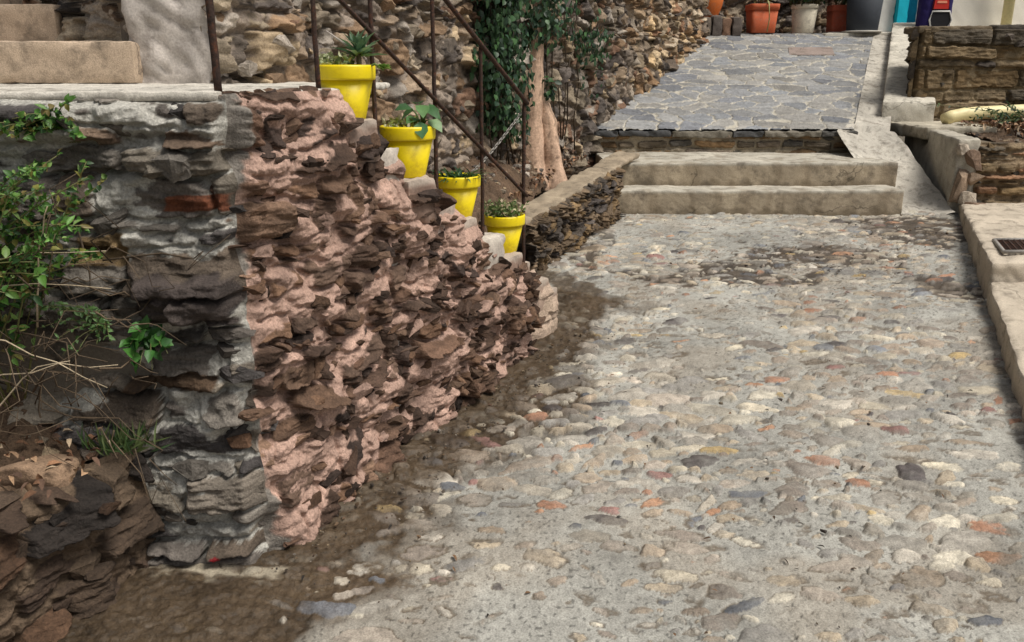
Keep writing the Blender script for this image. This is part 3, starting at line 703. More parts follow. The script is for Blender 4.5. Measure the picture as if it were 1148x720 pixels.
def soil(name, pts_fn, nx, ny, label, seed, amp=.05):
    U, K = np.meshgrid(np.linspace(0, 1, nx), np.linspace(0, 1, ny)); P = pts_fn(U, K)
    P[..., 2] += amp * fbm(P[..., 0] * 5, P[..., 1] * 5, seed, 5) + .012 * fbm(P[..., 0] * 40, P[..., 1] * 40, seed + 3, 3)
    C = lin(96, 78, 62)[None, None] * (1 + .4 * fbm(P[..., 0] * 8, P[..., 1] * 8, seed + 9, 5))[..., None]
    ex = []; rr = random.Random(seed)
    for i in range(280):
        q = P[rr.randrange(ny), rr.randrange(nx)]; L = rr.uniform(.008, .035)
        ex.append(shard(q, (L, L * .8, L * .5), Matrix.Rotation(rr.uniform(0, 6), 3, 'Z') @ Matrix.Rotation(rr.gauss(0, .4), 3, 'X'), BPAL[rr.randrange(10)] * rr.uniform(.6, 1.2)))
    o = grid_obj(name, P, np.concatenate([np.clip(C, .01, .6), np.ones(C.shape[:2] + (1,))], -1), M_SOIL, extra=merge(ex))
    return tag(o, label, kind='structure')
def bed_pts(U, K):
    # along the back wall (U) and across to the planter coping (K)
    u = 1.0 + U * 3.35
    B = np.stack([b0[0] + bd[0] * u, b0[1] + bd[1] * u], -1); e = np.clip((U - .15) / .85, 0, 1)
    A = np.stack([p0[0] - .10 + (p1[0] - p0[0] - .14) * e, p0[1] - .5 * (1 - np.clip(U / .15, 0, 1)) + (p1[1] + .9 - p0[1]) * e], -1)
    Q = A * (1 - K[..., None]) + B * K[..., None]
    return np.stack([Q[..., 0], Q[..., 1], .74 + .20 * e + .16 * K + .16 * np.sin(K * PI * .5) * (1 - e)], -1)
soil('soil_bed', bed_pts, 260, 120, 'brown stony soil of the tree bed below the rubble wall', 301)

# ------------------------------------------------------------------ steps, ramp and gutter
def step(x0, x1, y0, y1, z0, z1, seed, label):
    mb = MB(); V, F = rough_box_data((x1 - x0, y1 - y0, z1 - z0), cell=.010, rad=.010, amp=.0022, seed=seed, fine=.0022, chip=.007)
    V = V + np.array([(x0 + x1) / 2, (y0 + y1) / 2, z0])
    V[:, 1] += .010 * fbm(V[:, 0] * 1.5, V[:, 0] * 0 + seed, seed, 4); V[:, 2] += .01 * fbm(V[:, 0] * 1.3, V[:, 1] * 1.3, seed + 2, 3) * (V[:, 2] > z0 + .05)
    up = sstep(V[:, 2], z1 - .03, z1 - .004)
    C = lin(168, 154, 132)[None, :] * (1 - up[:, None]) + up[:, None] * lin(178, 172, 158)     # earthy risers, grey trodden tops
    C = C * (1 + .16 * fbm(V[:, 0] * 4 + V[:, 2] * 3, V[:, 1] * 4, seed + 5, 4))[:, None]
    stn = sstep(fbm(V[:, 0] * 7, V[:, 2] * 1.6 + V[:, 1] * 5, seed + 7, 5), .0, .6) * .45; C = C * (1 - stn[:, None]) + stn[:, None] * lin(112, 98, 78)
    drt = (1 - up) * sstep(V[:, 2] + .05 * fbm(V[:, 0] * 9, V[:, 0] * 0, seed + 8, 4), z0 + (.21 if z0 < .47 else .325), z0 + (.16 if z0 < .47 else .27)) * .6; C = C * (1 - drt[:, None]) + drt[:, None] * lin(92, 80, 62)
    mb.add(V, F, C); tag(mb.build('concrete_step', M_CONC), label, 'step', 'concrete steps across the lane')
step(.72, 2.80, 6.05, 6.5, .45, .772, 141, 'lower concrete step across the lane, meeting the cobbles')
step(.70, 2.86, 6.34, 7.4, .5, .936, 142, 'upper concrete step across the lane, under the slate edge')
RX0, RX1, RY0, RZ0, RS = .50, 2.84, 7.2, 1.118, .245
rdx = .425                                                          # the ramp drifts right as it climbs
def rz(y): return np.minimum(RZ0 + RS * (y - RY0), RZ0 + RS * 3.65 + .04 * (y - RY0 - 3.65))
def ramp():
    nx, ny = 560, 620
    U, Yv = np.meshgrid(np.linspace(0, 1, nx), np.linspace(RY0, 11.6, ny))
    X = RX0 + rdx * (Yv - RY0) - .08 + U * (RX1 - RX0 + .08)
    Y = Yv
    a = (X + .05 * fbm(X * 3, Y * 3, 151, 3) + .02 * fbm(X * 14, Y * 14, 161, 3)) / .23; b = (Y + .04 * fbm(X * 3, Y * 3, 152, 3) + .016 * fbm(X * 14, Y * 14, 162, 3)) / .19
    f1, f2, cx, cy, dx, dy = voronoi(a, b, 153, .95)
    r = [_hash(cx, cy, 160 + i) for i in range(4)]
    j = sstep(f2 - f1, .03 + .05 * noise(a * 2, b * 2, 154), .12)
    pal = [lin(148, 146, 142), lin(138, 137, 135), lin(156, 153, 147), lin(130, 130, 131), lin(152, 147, 138), lin(142, 142, 141), lin(160, 155, 146)]
    sc = .74 * palette(pal, r[0], r[1], .2) * np.array([.97, 1., 1.05]) * (1 + .22 * fbm(X * 7, Y * 16, 155, 5))[..., None]
    jc = lin(170, 164, 150)[None, None] * (1 + .2 * fbm(X * 9, Y * 9, 156, 4))[..., None]
    C = sc * j[..., None] + jc * (1 - j[..., None])
    edge = sstep(U + .012 * fbm(Y * 5, Y * 0, 157, 3), .045, .015)[..., None]; C = C * (1 - edge) + edge * lin(184, 170, 142)
    Z = rz(Y) + .010 * j * (.5 + .9 * r[2]) + .012 * (r[3] - .5) * dx * j + .010 * (r[1] - .5) * dy * j + .004 * fbm(X * 30, Y * 40, 159, 3) + .003 * fbm(X * 14, Y * 14, 158, 4) - .004 + .02 * edge[..., 0]
    P = np.stack([X, Y, Z], -1)
    # front row folds down as the slab's edge
    o = grid_obj('slate_lane', P, np.concatenate([np.clip(C, .01, .7), np.ones(C.shape[:2] + (1,))], -1), M_SLATE)
    tag(o, 'steep upper lane of grey slate crazy paving with pale joints', kind='structure')
ramp()
rr_ = random.Random(6)
edge_ = thing('ramp_edge', 'dark slate edge with brown stones facing the top of the steps', 'riser', (RX0, RY0, .93))
under(wall_face('brown_stone', (RX0 - .12, RY0 + .03), (1, 0), (0, -1), RX1 - RX0 + .2, .91, 1.09, 420, 44,
      dict(cw=.26, ch=.085, relief=.045, mortar=.35, m_amp=.4, pal=[lin(110, 88, 62), lin(92, 82, 68), lin(112, 100, 86), lin(124, 100, 72), lin(74, 70, 64)], mcol=lin(150, 138, 118), tilt=.6, wav=.25, irr=.3), 176, tl=0, tr=0, ttop=.01), edge_)
mb = MB(); x = RX0 - .14
while x < RX1 + .02:
    w = rr_.uniform(.22, .6); x1 = min(x + w, RX1 + .03); dz = rr_.uniform(-.010, .004)
    rough_box(mb, x + .002, x1 - .002, RY0 - .03 + rr_.uniform(-.012, .014), RY0 + .18, 1.062 + dz, 1.111 + dz * .4, [lin(84, 82, 78), lin(104, 99, 90), lin(76, 76, 76), lin(118, 112, 100)][rr_.randrange(4)], rot=rr_.gauss(0, .012), seed=180 + int(x * 50), cell=.012, rad=.008, amp=.016); x = x1
under(mb.build('slab_edge', M_CREVICE, edge_), edge_)
mb = MB(); rough_box(mb, RX0 - .08, RX1 + .05, RY0 + .05, RY0 + .3, .9, 1.10, lin(120, 110, 96), seed=190, cell=.03); under(mb.build('mortar_bed', M_PLASTER, edge_), edge_)

def gutter():
    # concrete chute that runs down beside the ramp and flares over the ends of the steps
    nx, ny = 110, 420
    U, Yv = np.meshgrid(np.linspace(0, 1, nx), np.linspace(6.0, 11.4, ny))
    up = RX1 + rdx * (Yv - RY0); lowx = RX1 - .07 + .0 * Yv
    xl = np.maximum(up, RX1) - .15 * sstep(Yv, 7.32, 7.16) - .03 * np.abs(noise(Yv * 6, Yv * 0, 198)) * (Yv < 7.3) ; xr = np.where(Yv > RY0, up + .30, RX1 + .34 + .02 * (RY0 - Yv) * 0 - .02 * (RY0 - Yv))
    Y = Yv; X = xl + (xr - xl) * U
    t = sstep(Y, 5.95, 7.35)
    zlow = .575 + (RZ0 - .575) * np.clip((Y - 6.0) / 1.25, 0, 1) ** 1.15
    Z = np.where(Y > 7.25, rz(Y) + .012, np.minimum(zlow, rz(np.maximum(Y, RY0)) + .012)) 
    Z = Z + .05 * sstep(Y, 7.5, 6.8) * (1 - U) ** 2 * sstep(Y, 6.0, 6.3) + .018 * fbm(X * 3, Y * 3, 191, 4) + .003 * fbm(X * 30, Y * 30, 192, 3) + .05 * U ** 3 * sstep(Y, 7.6, 6.6)
    C = lin(178, 172, 160)[None, None] * (1 + .22 * fbm(X * 4, Y * 2, 193, 5))[..., None]
    C = C * (1 - .35 * sstep(noise(X * 20, Y * 20, 194), .35, .6))[..., None]
    o = grid_obj('gutter', np.stack([X, Y, Z], -1), np.concatenate([C, np.ones(C.shape[:2] + (1,))], -1), M_CONC)
    tag(o, 'pale concrete gutter running down beside the slate lane and steps', kind='structure')
gutter()
def kerb_strip():
    # raised concrete kerb on the right of the ramp
    mb = MB(); V, F = rough_box_data((.46, 3.5, .30), cell=.025, rad=.02, amp=.008, seed=195)
    V[:, 1] += 1.75; V[:, 2] += -.17; y = V[:, 1] + 7.55; V[:, 2] += rz(y); V[:, 0] += 3.43 + rdx * (y - 7.55)
    V[:, 1] = y; mb.add(V, F, lin(188, 182, 168)[None, :] * (1 + .16 * fbm(V[:, 0] * 4, V[:, 1] * 4, 196, 4))[:, None])
    tag(mb.build('raised_kerb', M_CONC), 'raised pale concrete kerb climbing beside the slate lane', 'kerb')
kerb_strip()

# ------------------------------------------------------------------ right-hand side
SPAL = [lin(96, 84, 66), lin(80, 72, 60), lin(110, 94, 70), lin(70, 64, 56), lin(122, 106, 82), lin(88, 80, 72), lin(104, 86, 60)]
uw = thing('schist_wall', 'dark brown schist wall, upper one on the right, with flat stone top', 'wall', (3.5, 7.7, 1.15))
sa = dict(cw=.42, ch=.12, relief=.06, mortar=.30, m_amp=.35, pal=SPAL, mcol=lin(132, 116, 90), tilt=.6, wav=.22, irr=.6)
under(wall_face('schist_face', (3.52, 7.72), (1, 0), (0, -1), 2.3, 1.1, 1.945, 420, 180, sa, 81, shards=45, spal=SPAL, ssize=(.03, .08), tl=.02, tr=0, ttop=.02), uw)
under(wall_face('schist_face', (3.52 + .42, 8.7), (-.42, -.98), (-.92, .394), 1.04, 1.15, 1.945, 160, 140, sa, 82, shards=30, spal=SPAL, ssize=(.03, .06), tl=.02, tr=.02, ttop=.02), uw)
mb = MB(); prism(mb, [(3.525, 7.73), (5.82, 7.73), (5.82, 8.7), (3.95, 8.7)], 1.1, 1.93, lin(100, 88, 70)); under(mb.build('wall_core', M_STONE, uw, False), uw)
mb = MB()
for i, (a, b) in enumerate([(3.49, 4.12), (4.13, 4.75), (4.76, 5.4), (5.41, 5.85)]):
    rough_box(mb, a, b, 7.67, 8.0, 1.90, 1.958 + .008 * (i % 2), SPAL[(i * 3) % 7] * 1.1, seed=210 + i, cell=.018, rad=.014, amp=.016)
under(mb.build('cap_stone', M_CREVICE, uw), uw)

lw = thing('retaining_wall', 'low brown layered schist retaining wall beside the lane steps, under the dry leaf bed', 'wall', (3.2, 6.1, .6))
under(wall_face('schist_face', (3.30, 6.12), (1, 0), (0, -1), 2.0, .55, 1.105, 380, 150,
      dict(cw=.26, ch=.06, relief=.055, mortar=.3, m_amp=.4, pal=[c * 1.15 for c in SPAL] + [lin(128, 98, 74)], mcol=lin(136, 118, 94), tilt=.8, wav=.3, irr=.6), 83, shards=36, spal=SPAL, ssize=(.03, .08), tl=.03, tr=0, ttop=.02), lw)
mb = MB(); prism(mb, [(3.31, 6.13), (5.3, 6.13), (5.3, 7.71), (3.62, 7.71)], .5, 1.09, lin(110, 98, 80)); under(mb.build('wall_core', M_PLASTER, lw, False), lw)
# plastered side towards the gutter, with broken stones and a dark weep hole
mb = MB(); V, F = rough_box_data((.16, 1.52, .66), cell=.014, rad=.02, amp=.007, seed=215)
y = V[:, 1] + .76; V[:, 0] += 3.235 + .20 * y - .03 * 0; V[:, 1] = y + 6.10; V[:, 2] += .47 + .02 * y
hole = np.exp(-(((V[:, 1] - 7.05) / .10) ** 2 + ((V[:, 2] - 1.07) / .05) ** 2)) * (V[:, 0] < 3.25 + .2 * y); V[:, 0] += .10 * hole
mb.add(V, F, lin(168, 162, 148)[None, :] * (1 + .25 * fbm(V[:, 1] * 6, V[:, 2] * 6, 216, 4))[:, None] * (1 - .0 * hole[:, None])); under(mb.build('plaster_side', M_PLASTER, lw), lw)
ex = []
for i, (px, py, pz, sx, sy, sz, rot) in enumerate([(3.20, 6.07, .80, .05, .05, .13, .2), (3.26, 6.06, .98, .05, .04, .09, -.4), (3.25, 6.05, .72, .07, .04, .05, .1), (3.28, 6.05, .87, .05, .04, .06, .5), (3.30, 6.02, .66, .09, .05, .04, .0), (3.19, 6.10, 1.06, .05, .05, .04, 0)]):
    ex.append(shard((px, py, pz), (sx, sy, sz), Matrix.Rotation(rot, 3, 'Y'), [lin(150, 130, 110), lin(120, 100, 84), lin(168, 156, 140)][i % 3]))
V, F, C = merge(ex)[0]; mb = MB(); mb.add(V, F, C); under(mb.build('broken_stone', M_STONE, lw, False), lw)
def pad_pts(U, K): 
    return np.stack([3.5 + U * 1.8 + .18 * K, 6.16 + 1.52 * K, 1.09 + .06 * K + .03 * np.sin(PI * K) * sstep(U, .1, .3)], -1)
soil('leaf_bed', pad_pts, 160, 120, 'soil bed strewn with dry leaves above the low retaining wall', 321, .02)
mb = MB(); rough_box(mb, 3.28, 3.85, 6.85, 7.71, 1.06, 1.165, lin(176, 168, 150), seed=217, cell=.02, rad=.02, amp=.012)
tag(mb.build('concrete_pad', M_CONC), 'small pale concrete pad under the end of the cream pipe', 'pad')
def pipe(pts, r, name, label):
    mb = MB(); tube(mb, pts, r * .85, seg=24, col=lin(226, 212, 160)); return tag(mb.build(name, M_PVC), label, 'pipe')
pts = [(3.58, 7.20, 1.20), (3.64, 7.21, 1.225), (3.75, 7.22, 1.245), (3.9, 7.24, 1.255), (4.3, 7.3, 1.27), (5.2, 7.42, 1.30)]
pipe(pts, .062, 'drain_pipe', 'cream plastic pipe lying on the bed below the upper schist wall')

# pavement slabs on the far right and the grate
KX = lambda y: 2.02 + .405 * (y - 3.14)
def slab(name, y0, y1, zf, seed, label, hgt=.30, dx=0):
    mb = MB(); V, F = rough_box_data((2.2, y1 - y0, hgt), cell=.018, rad=.02, amp=.010, seed=seed)
    y = V[:, 1] + (y0 + y1) / 2; V[:, 2] += zf(y) - hgt; V[:, 0] = V[:, 0] + 1.1 + KX(y) + dx + .012 * fbm(y * 4, y * 0, seed, 3); V[:, 1] = y
    C = lin(184, 172, 154)[None, :] * (1 + .14 * fbm(V[:, 0] * 3, V[:, 1] * 3, seed + 3, 5))[:, None]
    mb.add(V, F, C); return tag(mb.build(name, M_CONC), label, kind='structure')
slab('pavement', 4.33, 6.08, lambda y: .665 + .03 * (y - 5.4), 221, 'raised pale concrete pavement on the right with the drain grate', .32)
slab('pavement', .8, 4.315, lambda y: .1 * y + .11, 222, 'lower pale concrete pavement along the right edge of the lane', .26, dx=.0)
gr = thing('drain_grate', 'small rusty square drain grate set in the right-hand pavement', 'grate', (2.85, 4.65, .65))
mb = MB(); c0 = Vector((2.66, 4.50, .654)); ux = Vector((.62, .03, 0)).normalized(); uy = Vector((.36, .93, 0)).normalized()
for i in range(13):
    t = .012 + i * .035
    tube(mb, [c0 + ux * t, c0 + ux * t + uy * .36], .006, seg=6)
for i in range(11): 
    t = .01 + i * .034
    tube(mb, [c0 + uy * t + Vector((0, 0, -.002)), c0 + uy * t + ux * .45 + Vector((0, 0, -.002))], .005, seg=6)
under(mb.build('lattice', M_RUST, gr), gr)
mb = MB()
for a, b in ((c0, c0 + ux * .45), (c0 + ux * .45, c0 + ux * .45 + uy * .36), (c0 + ux * .45 + uy * .36, c0 + uy * .36), (c0 + uy * .36, c0)): tube(mb, [a, b], .011, seg=8)
under(mb.build('frame', M_STEEL, gr), gr)

# ------------------------------------------------------------------ low ledge wall at the lower left, with soil behind
l0 = np.array([-1.085, 2.235]); ld = np.array([-.423, -.906]); ln = (.906, -.423)
LP = [c * .6 for c in (lin(92, 76, 62), lin(78, 66, 56), lin(62, 55, 50), lin(100, 76, 58), lin(116, 98, 80), lin(84, 68, 56))]
led = thing('ledge_wall', 'low rough ledge of slanting brown rock at the lower left corner', 'wall', (l0[0], l0[1], .22))
u_, k_ = None, None
oo = wall_face('rock_face', l0 + ld * 1.7, -ld, ln, 1.70, lambda u: .1 * (l0[1] - .906 * (1.7 - u)) - .05, lambda u: .575 + 0 * u, 420, 170,
     dict(cw=.20, ch=.085, relief=.085, mortar=.45, m_amp=.45, pal=LP, mcol=lin(100, 84, 68), tilt=1.2, wav=.75, irr=.65, gap=(.003, .012)), 91, shards=45, spal=LP, ssize=(.02, .055), tl=0, tr=.02, ttop=.03)
under(oo, led)
ex = []
for i in range(13):
    t = .16 + i * .12; q = l0 + ld * t
    ex.append(shard((q[0] + .01 * ln[0] - .03, q[1] + .01 * ln[1], .56 + random.uniform(-.008, .01)), (.075, .05, .018), Matrix.Rotation(math.atan2(ld[1], ld[0]) + random.gauss(0, .2), 3, 'Z') @ Matrix.Rotation(random.gauss(.1, .1), 3, 'X'), [lin(120, 102, 82), lin(100, 84, 68), lin(84, 70, 58)][i % 3]))
V, F, C = merge(ex)[0]; mb = MB(); mb.add(V, F, C); under(mb.build('top_stone', M_STONE, led, False), led)
def weed_bed(U, K):
    q = l0[None, None] + ld[None, None] * (1.7 * (1 - K[..., None])) 
    xl = -3.0; X = q[..., 0] - .02 + (xl - q[..., 0]) * (1 - U); Y = q[..., 1] + .05 * K * (1 - U) + .02 * K
    Z = .565 + .10 * (1 - U) + .14 * np.exp(-((1 - K) / .16) ** 2) * sstep(1 - U, .02, .2) * 1.0
    return np.stack([X, Y, Z], -1)
soil('weed_bed', weed_bed, 260, 200, 'dark dry soil behind the low ledge, under the weeds', 341, .035)
mb = MB(); V, F, C = shard((-1.275, 2.02, .585), (.125, .09, .05), Matrix.Rotation(.5, 3, 'Z') @ Matrix.Rotation(.2, 3, 'Y'), lin(140, 116, 94), .1)
mb.add(V, F, C); o = mb.build('boulder', M_STONE); tag(o, 'smooth brown boulder lying on the soil behind the low ledge', 'boulder')
sub = o.modifiers.new('soft', 'SUBSURF'); sub.levels = 1; sub.render_levels = 1

def gravel():
    rr = random.Random(77); ex = []
    for i in range(800):
        q = rr.random()
        if q < .62:
            s = rr.uniform(-.1, 2.0); d = abs(rr.gauss(.0, .16)) + .07; x = W0[0] + WD[0] * s + WN[0] * d; y = W0[1] + WD[1] * s + WN[1] * d
        elif q < .74: x = rr.gauss(1.5, .5); y = rr.gauss(4.9, .2)
        elif q < .84: x = rr.gauss(2.7, .25); y = rr.gauss(5.6, .25)
        else: y = 1.8 + 4.2 * rr.random(); x = rr.uniform(-.5, .5 * y)
        if x > KXg(y): continue
        L = rr.uniform(.0018, .0048) * (1 if rr.random() < .9 else 2.2)
        ex.append(shard((x, y, GZ * y + .006 + L * .3), (L, L * rr.uniform(.5, .9), L * .6), Matrix.Rotation(rr.uniform(0, 6), 3, 'Z'), BPAL[rr.randrange(10)] * rr.uniform(.3, .8)))
    V, F, C = merge(ex)[0]; mb = MB(); mb.add(V, F, C); tag(mb.build('loose_gravel', M_STONE, None, False), 'loose grit and tiny stones lying over the damp cobbles', kind='stuff')
KXg = lambda y: 1.95 + .405 * (y - 3.14)
gravel()

# ------------------------------------------------------------------ railing and chain
def wp(s, off, z): return (W0[0] + WD[0] * s - WN[0] * off, W0[1] + WD[1] * s - WN[1] * off, z)
rail = thing('iron_railing', 'rusty iron stair railing with thin posts and two sloping bars', 'railing', wp(.06, .06, 1.54))
lo = lambda s: 1.071 + (1.685 - max(s, .397)) * .617
hi = lambda s: 1.464 + (1.69 - max(s, .397)) * .611
for s, zb, r in ((.012, 1.53, .0105), (.397, 1.53, .0075), (.659, 1.30, .0075), (1.007, 1.09, .0075), (1.332, .90, .0075), (1.687, .70, .008)):
    mb = MB(); zt = hi(s) + .02; n = 14; bow = random.uniform(-.004, .004)
    tube(mb, [wp(s + bow * math.sin(PI * i / n) + random.gauss(0, .0008), .03 + random.gauss(0, .0008), zb + (zt - zb) * i / n) for i in range(n + 1)], r, seg=10, wob=.07)
    under(mb.build('post', M_RUST, rail), rail)
mb = MB(); tube(mb, [wp(.012, .02, hi(0)), wp(.2, .02, hi(0)), wp(.397, .02, hi(0))] + [wp(.397 + 1.30 * i / 20, .02, hi(.397 + 1.30 * i / 20)) for i in range(1, 21)], .0095, seg=10, wob=.05); under(mb.build('handrail', M_RUST, rail), rail)
mb = MB(); tube(mb, [wp(.012, .02, lo(0)), wp(.2, .02, lo(0)), wp(.397, .02, lo(0))] + [wp(.397 + 1.30 * i / 20, .02, lo(.397 + 1.30 * i / 20)) for i in range(1, 21)], .0075, seg=10, wob=.08); under(mb.build('lower_bar', M_RUST, rail), rail)
def chain():
    mb = MB(); A = Vector(wp(1.69, .045, 1.42)); Bv = Vector(wp(1.02, .12, 1.15)); n = 50
    def P(t): return A.lerp(Bv, t) + Vector((0, 0, -.10 * math.sin(PI * t) * (.6 + .4 * t) ))
    for i in range(n):
        a, b = P(i / n), P((i + 1) / n); t = (b - a).normalized(); c = (a + b) / 2
        side = t.cross(Vector((0, 0, 1))).normalized()
        if i % 2: side = side.cross(t).normalized()
        L = (b - a).length * .72; w = .006
        loop = [c + t * L * math.cos(q) + side * w * math.sin(q) for q in [2 * PI * k / 10 for k in range(11)]]
        tube(mb, loop, .0018, seg=6, cap=False)
    tag(mb.build('chain', M_STEEL), 'thin steel chain sagging from the last railing post behind the pots', 'chain')
chain()

# ------------------------------------------------------------------ plants
GREENS = [lin(70, 98, 48), lin(88, 118, 58), lin(58, 84, 46), lin(104, 130, 66)]
DARKG = [c * np.array([1.45, 1.4, 1.0]) for c in (lin(30, 52, 36), lin(38, 62, 42), lin(26, 44, 34), lin(48, 74, 50), lin(34, 58, 48))]
def pot_mesh(H, R, rimh, wall=.006):
    rb = R * .60
    body = [(rb * .96, 0), (rb, .004), (R * .9, H - rimh)]
    rim = [(R * .9, H - rimh + .0005), (R * .985, H - rimh + .002), (R * 1.0, H - rimh + .008), (R * 1.01, H - .006), (R * .995, H), (R * .93, H + .001), (R * .90, H - .006), (R * .86, H - rimh - .005)]
    return body, rim
PR = .094; PH = .171
def yellow_pot(loc, label, kind, scale=1.0, rz=0):
    t = thing('potted_plant', label, 'potted plant', loc, 'yellow pots on the stair parapet', rz); t.scale = (scale,) * 3
    body, rim = pot_mesh(PH, PR, .046)
    mb = MB(); lathe(mb, body, seg=56); p = mb.build('pot', M_YELLOW, t)
    mb = MB(); lathe(mb, rim[:-1] + [(.0, PH - .02)], seg=56); mb.build('rim', M_YELLOW, p)
    mb = MB(); lathe(mb, [(PR * .80, PH - .03), (PR * .86, PH - .019), (PR * .4, PH - .010), (.001, PH - .008)], seg=24, col=lin(84, 66, 48)); mb.build('soil', M_SOIL, t)
    mb = MB(); zt = PH - .012
    if kind == 'agave':
        for cx, cy, n, L in ((.040, 0, 22, .088), (.055, .015, 16, .075)):
            for i in range(n):
                a = i * 2.4 + random.uniform(-.2, .2); e = .25 + 1.1 * i / n
                d = Vector((math.cos(a) * math.cos(e), math.sin(a) * math.cos(e), math.sin(e)))
                leaf(mb, (cx, cy, zt + .035 + .02 * i / n), d, (0, 0, 1), L * random.uniform(.7, 1.1), .020, random.choice([lin(96, 128, 96), lin(120, 150, 112), lin(80, 112, 84), lin(150, 172, 140)]), .3, .15)
        tube(mb, [(.045, 0, zt - .02), (.045, 0, zt + .05)], .008, col=lin(90, 80, 54))
        for i in range(150):
            p = (random.uniform(-.08, .03), random.uniform(-.06, .05), zt + .03 * random.random() ** 1.5 + .008); d = rdir(.8)
            leaf(mb, p, d, rdir(1), .022, .014, random.choice([lin(150, 160, 110), lin(176, 178, 140), lin(110, 130, 74)]))
        for i in range(24):
            a = i * 2.4; d = Vector((math.cos(a), math.sin(a), .2 + i * .05)); leaf(mb, (.128, -.045, zt + .0), d, (0, 0, 1), .026, .018, lin(124, 158, 74))
        tube(mb, [(.06, -.02, zt), (.10, -.035, zt + .015), (.128, -.045, zt - .002)], .004, col=lin(110, 130, 70))
        tube(mb, [(.04, 0, zt + .05), (-.01, 0, zt + .085), (-.055, .01, zt + .115)], .0035, .002, col=lin(200, 190, 180))
    elif kind == 'broad':
        for i in range(9):
            a = -.6 + i * .75; b = Vector((.05, .0, zt)); top = b + Vector((math.cos(a) * random.uniform(.015, .045), math.sin(a) * .03, random.uniform(.02, .085)))
            tube(mb, [b, b.lerp(top, .6) + Vector((0, 0, .01)), top], .003, .002, seg=6, col=lin(90, 110, 60))
            leaf(mb, top, Vector((math.cos(a), math.sin(a) - .4, random.uniform(-.5, .25))), (0, -.5, 1), random.uniform(.055, .075), .055, random.choice([lin(76, 112, 62), lin(60, 96, 54), lin(124, 152, 108), lin(92, 128, 76)]), .12, .3)
        leaf(mb, (.035, -.075, zt + .03), (.1, -.5, -1), (0, -1, .3), .06, .055, lin(70, 116, 70), .1, .1)
        for i in range(110):
            p = (random.uniform(-.08, .03), random.uniform(-.06, .06), zt + random.uniform(0, .028)); leaf(mb, p, rdir(.8), rdir(1), .022, .012, random.choice([lin(170, 174, 120), lin(140, 150, 84), lin(108, 124, 62), lin(190, 186, 150)]))
    elif kind == 'grassy':
        for i in range(130):
            a = random.uniform(0, 6.28); r = random.uniform(0, .075); p = (r * math.cos(a), r * math.sin(a), zt); d = Vector((math.cos(a) * .8 + random.gauss(0, .3), math.sin(a) * .8 + random.gauss(0, .3), random.uniform(.3, 1.2)))
            leaf(mb, p, d, (0, 0, 1), random.uniform(.035, .075), .012, random.choice([lin(52, 84, 48), lin(68, 100, 54), lin(86, 118, 74), lin(40, 66, 44)]), .2, .5)
    else:
        for i in range(115):
            a = random.uniform(0, 6.28); r = random.uniform(0, .07); p = Vector((r * math.cos(a), r * math.sin(a), zt)); top = p + Vector((r * math.cos(a) * .5, r * math.sin(a) * .5, random.uniform(.02, .075)))
            tube(mb, [p, top], .0016, .001, seg=5, col=lin(96, 116, 60))
            for q in range(7): leaf(mb, p.lerp(top, random.uniform(.2, 1)), rdir(.4), rdir(1), .020, .013, random.choice([lin(104, 128, 76), lin(132, 150, 96), lin(84, 108, 60), lin(176, 170, 130), lin(196, 176, 150)]))
    mb.build('plant', M_LEAF, t)
    return t
def on_ray(s, off, z): return wp(s, off, z)
YP = [((.565, .065), 1.44, 'agave', 1.0, 'yellow pot with a spiky grey-green rosette, highest on the stair parapet', 0.0),
      ((.872, .055), 1.232, 'broad', 1.03, 'yellow pot with round broad leaves hanging over its rim, second from the top', .2),
      ((1.19, .055), 1.04, 'grassy', .95, 'yellow pot with dark green drooping grassy leaves, second from the bottom', .0),
      ((1.548, .05), .836, 'tiny', .95, 'yellow pot with fine pale sprigs, lowest on the stair parapet', .0)]
POTS = YP
for (s, off), z, kind, scl, lab, rot in YP: yellow_pot(wp(s, off, z + .002), lab, kind, scl, rot)

# tree with ivy
tree = thing('ivy_tree', 'ivy-covered tree with bare twin pale trunk standing in the soil bed', 'tree', (.17, 6.0, .86))
def trunk(pts, rads, seed):
    mb = MB(); seg = 40; n = len(pts); K = 60; V = []; P = [Vector(p) for p in pts]
    for i in range(K + 1):
        t = i / K * (n - 1); j = min(int(t), n - 2); f = t - j; f2 = f * f * (3 - 2 * f)
        c = P[j].lerp(P[j + 1], f); r = rads[j] * (1 - f2) + rads[j + 1] * f2
        for k in range(seg):
            th = 2 * PI * k / seg; V.append((c.x, c.y, c.z, r, th))
    V = np.array(V); th = V[:, 4]; z = V[:, 2]
    r = V[:, 3] * (1 + .10 * np.cos(3 * th + seed) * sstep(z, 1.5, .9) + .10 * fbm(th * 1.2 + seed, z * 3, seed, 3) + .05 * fbm(th * 5, z * 9, seed + 1, 3) - .07 * np.clip(ridged(np.cos(th) * 2.2 + seed, z * 1.3 + np.sin(th) * 2.2, seed + 2, 3) - .45, 0, 1))
    W = np.stack([V[:, 0] + r * np.cos(th), V[:, 1] + r * np.sin(th), z], 1)
    F = [(i * seg + k, i * seg + (k + 1) % seg, (i + 1) * seg + (k + 1) % seg, (i + 1) * seg + k) for i in range(K) for k in range(seg)]
    sp = sstep(noise(th * 5, z * 26, seed + 4), .45, .6)
    C = lin(190, 160, 136)[None, :] * (1 + .22 * fbm(th * 3, z * 6, seed + 3, 4) - .5 * sstep(noise(np.cos(th) * 4 + seed, z * 2.2 + np.sin(th) * 4, seed + 6), .25, .6))[:, None] * (1 - .6 * sp[:, None])
    mb.add(W, F, C); under(mb.build('trunk', M_BARK, tree), tree)
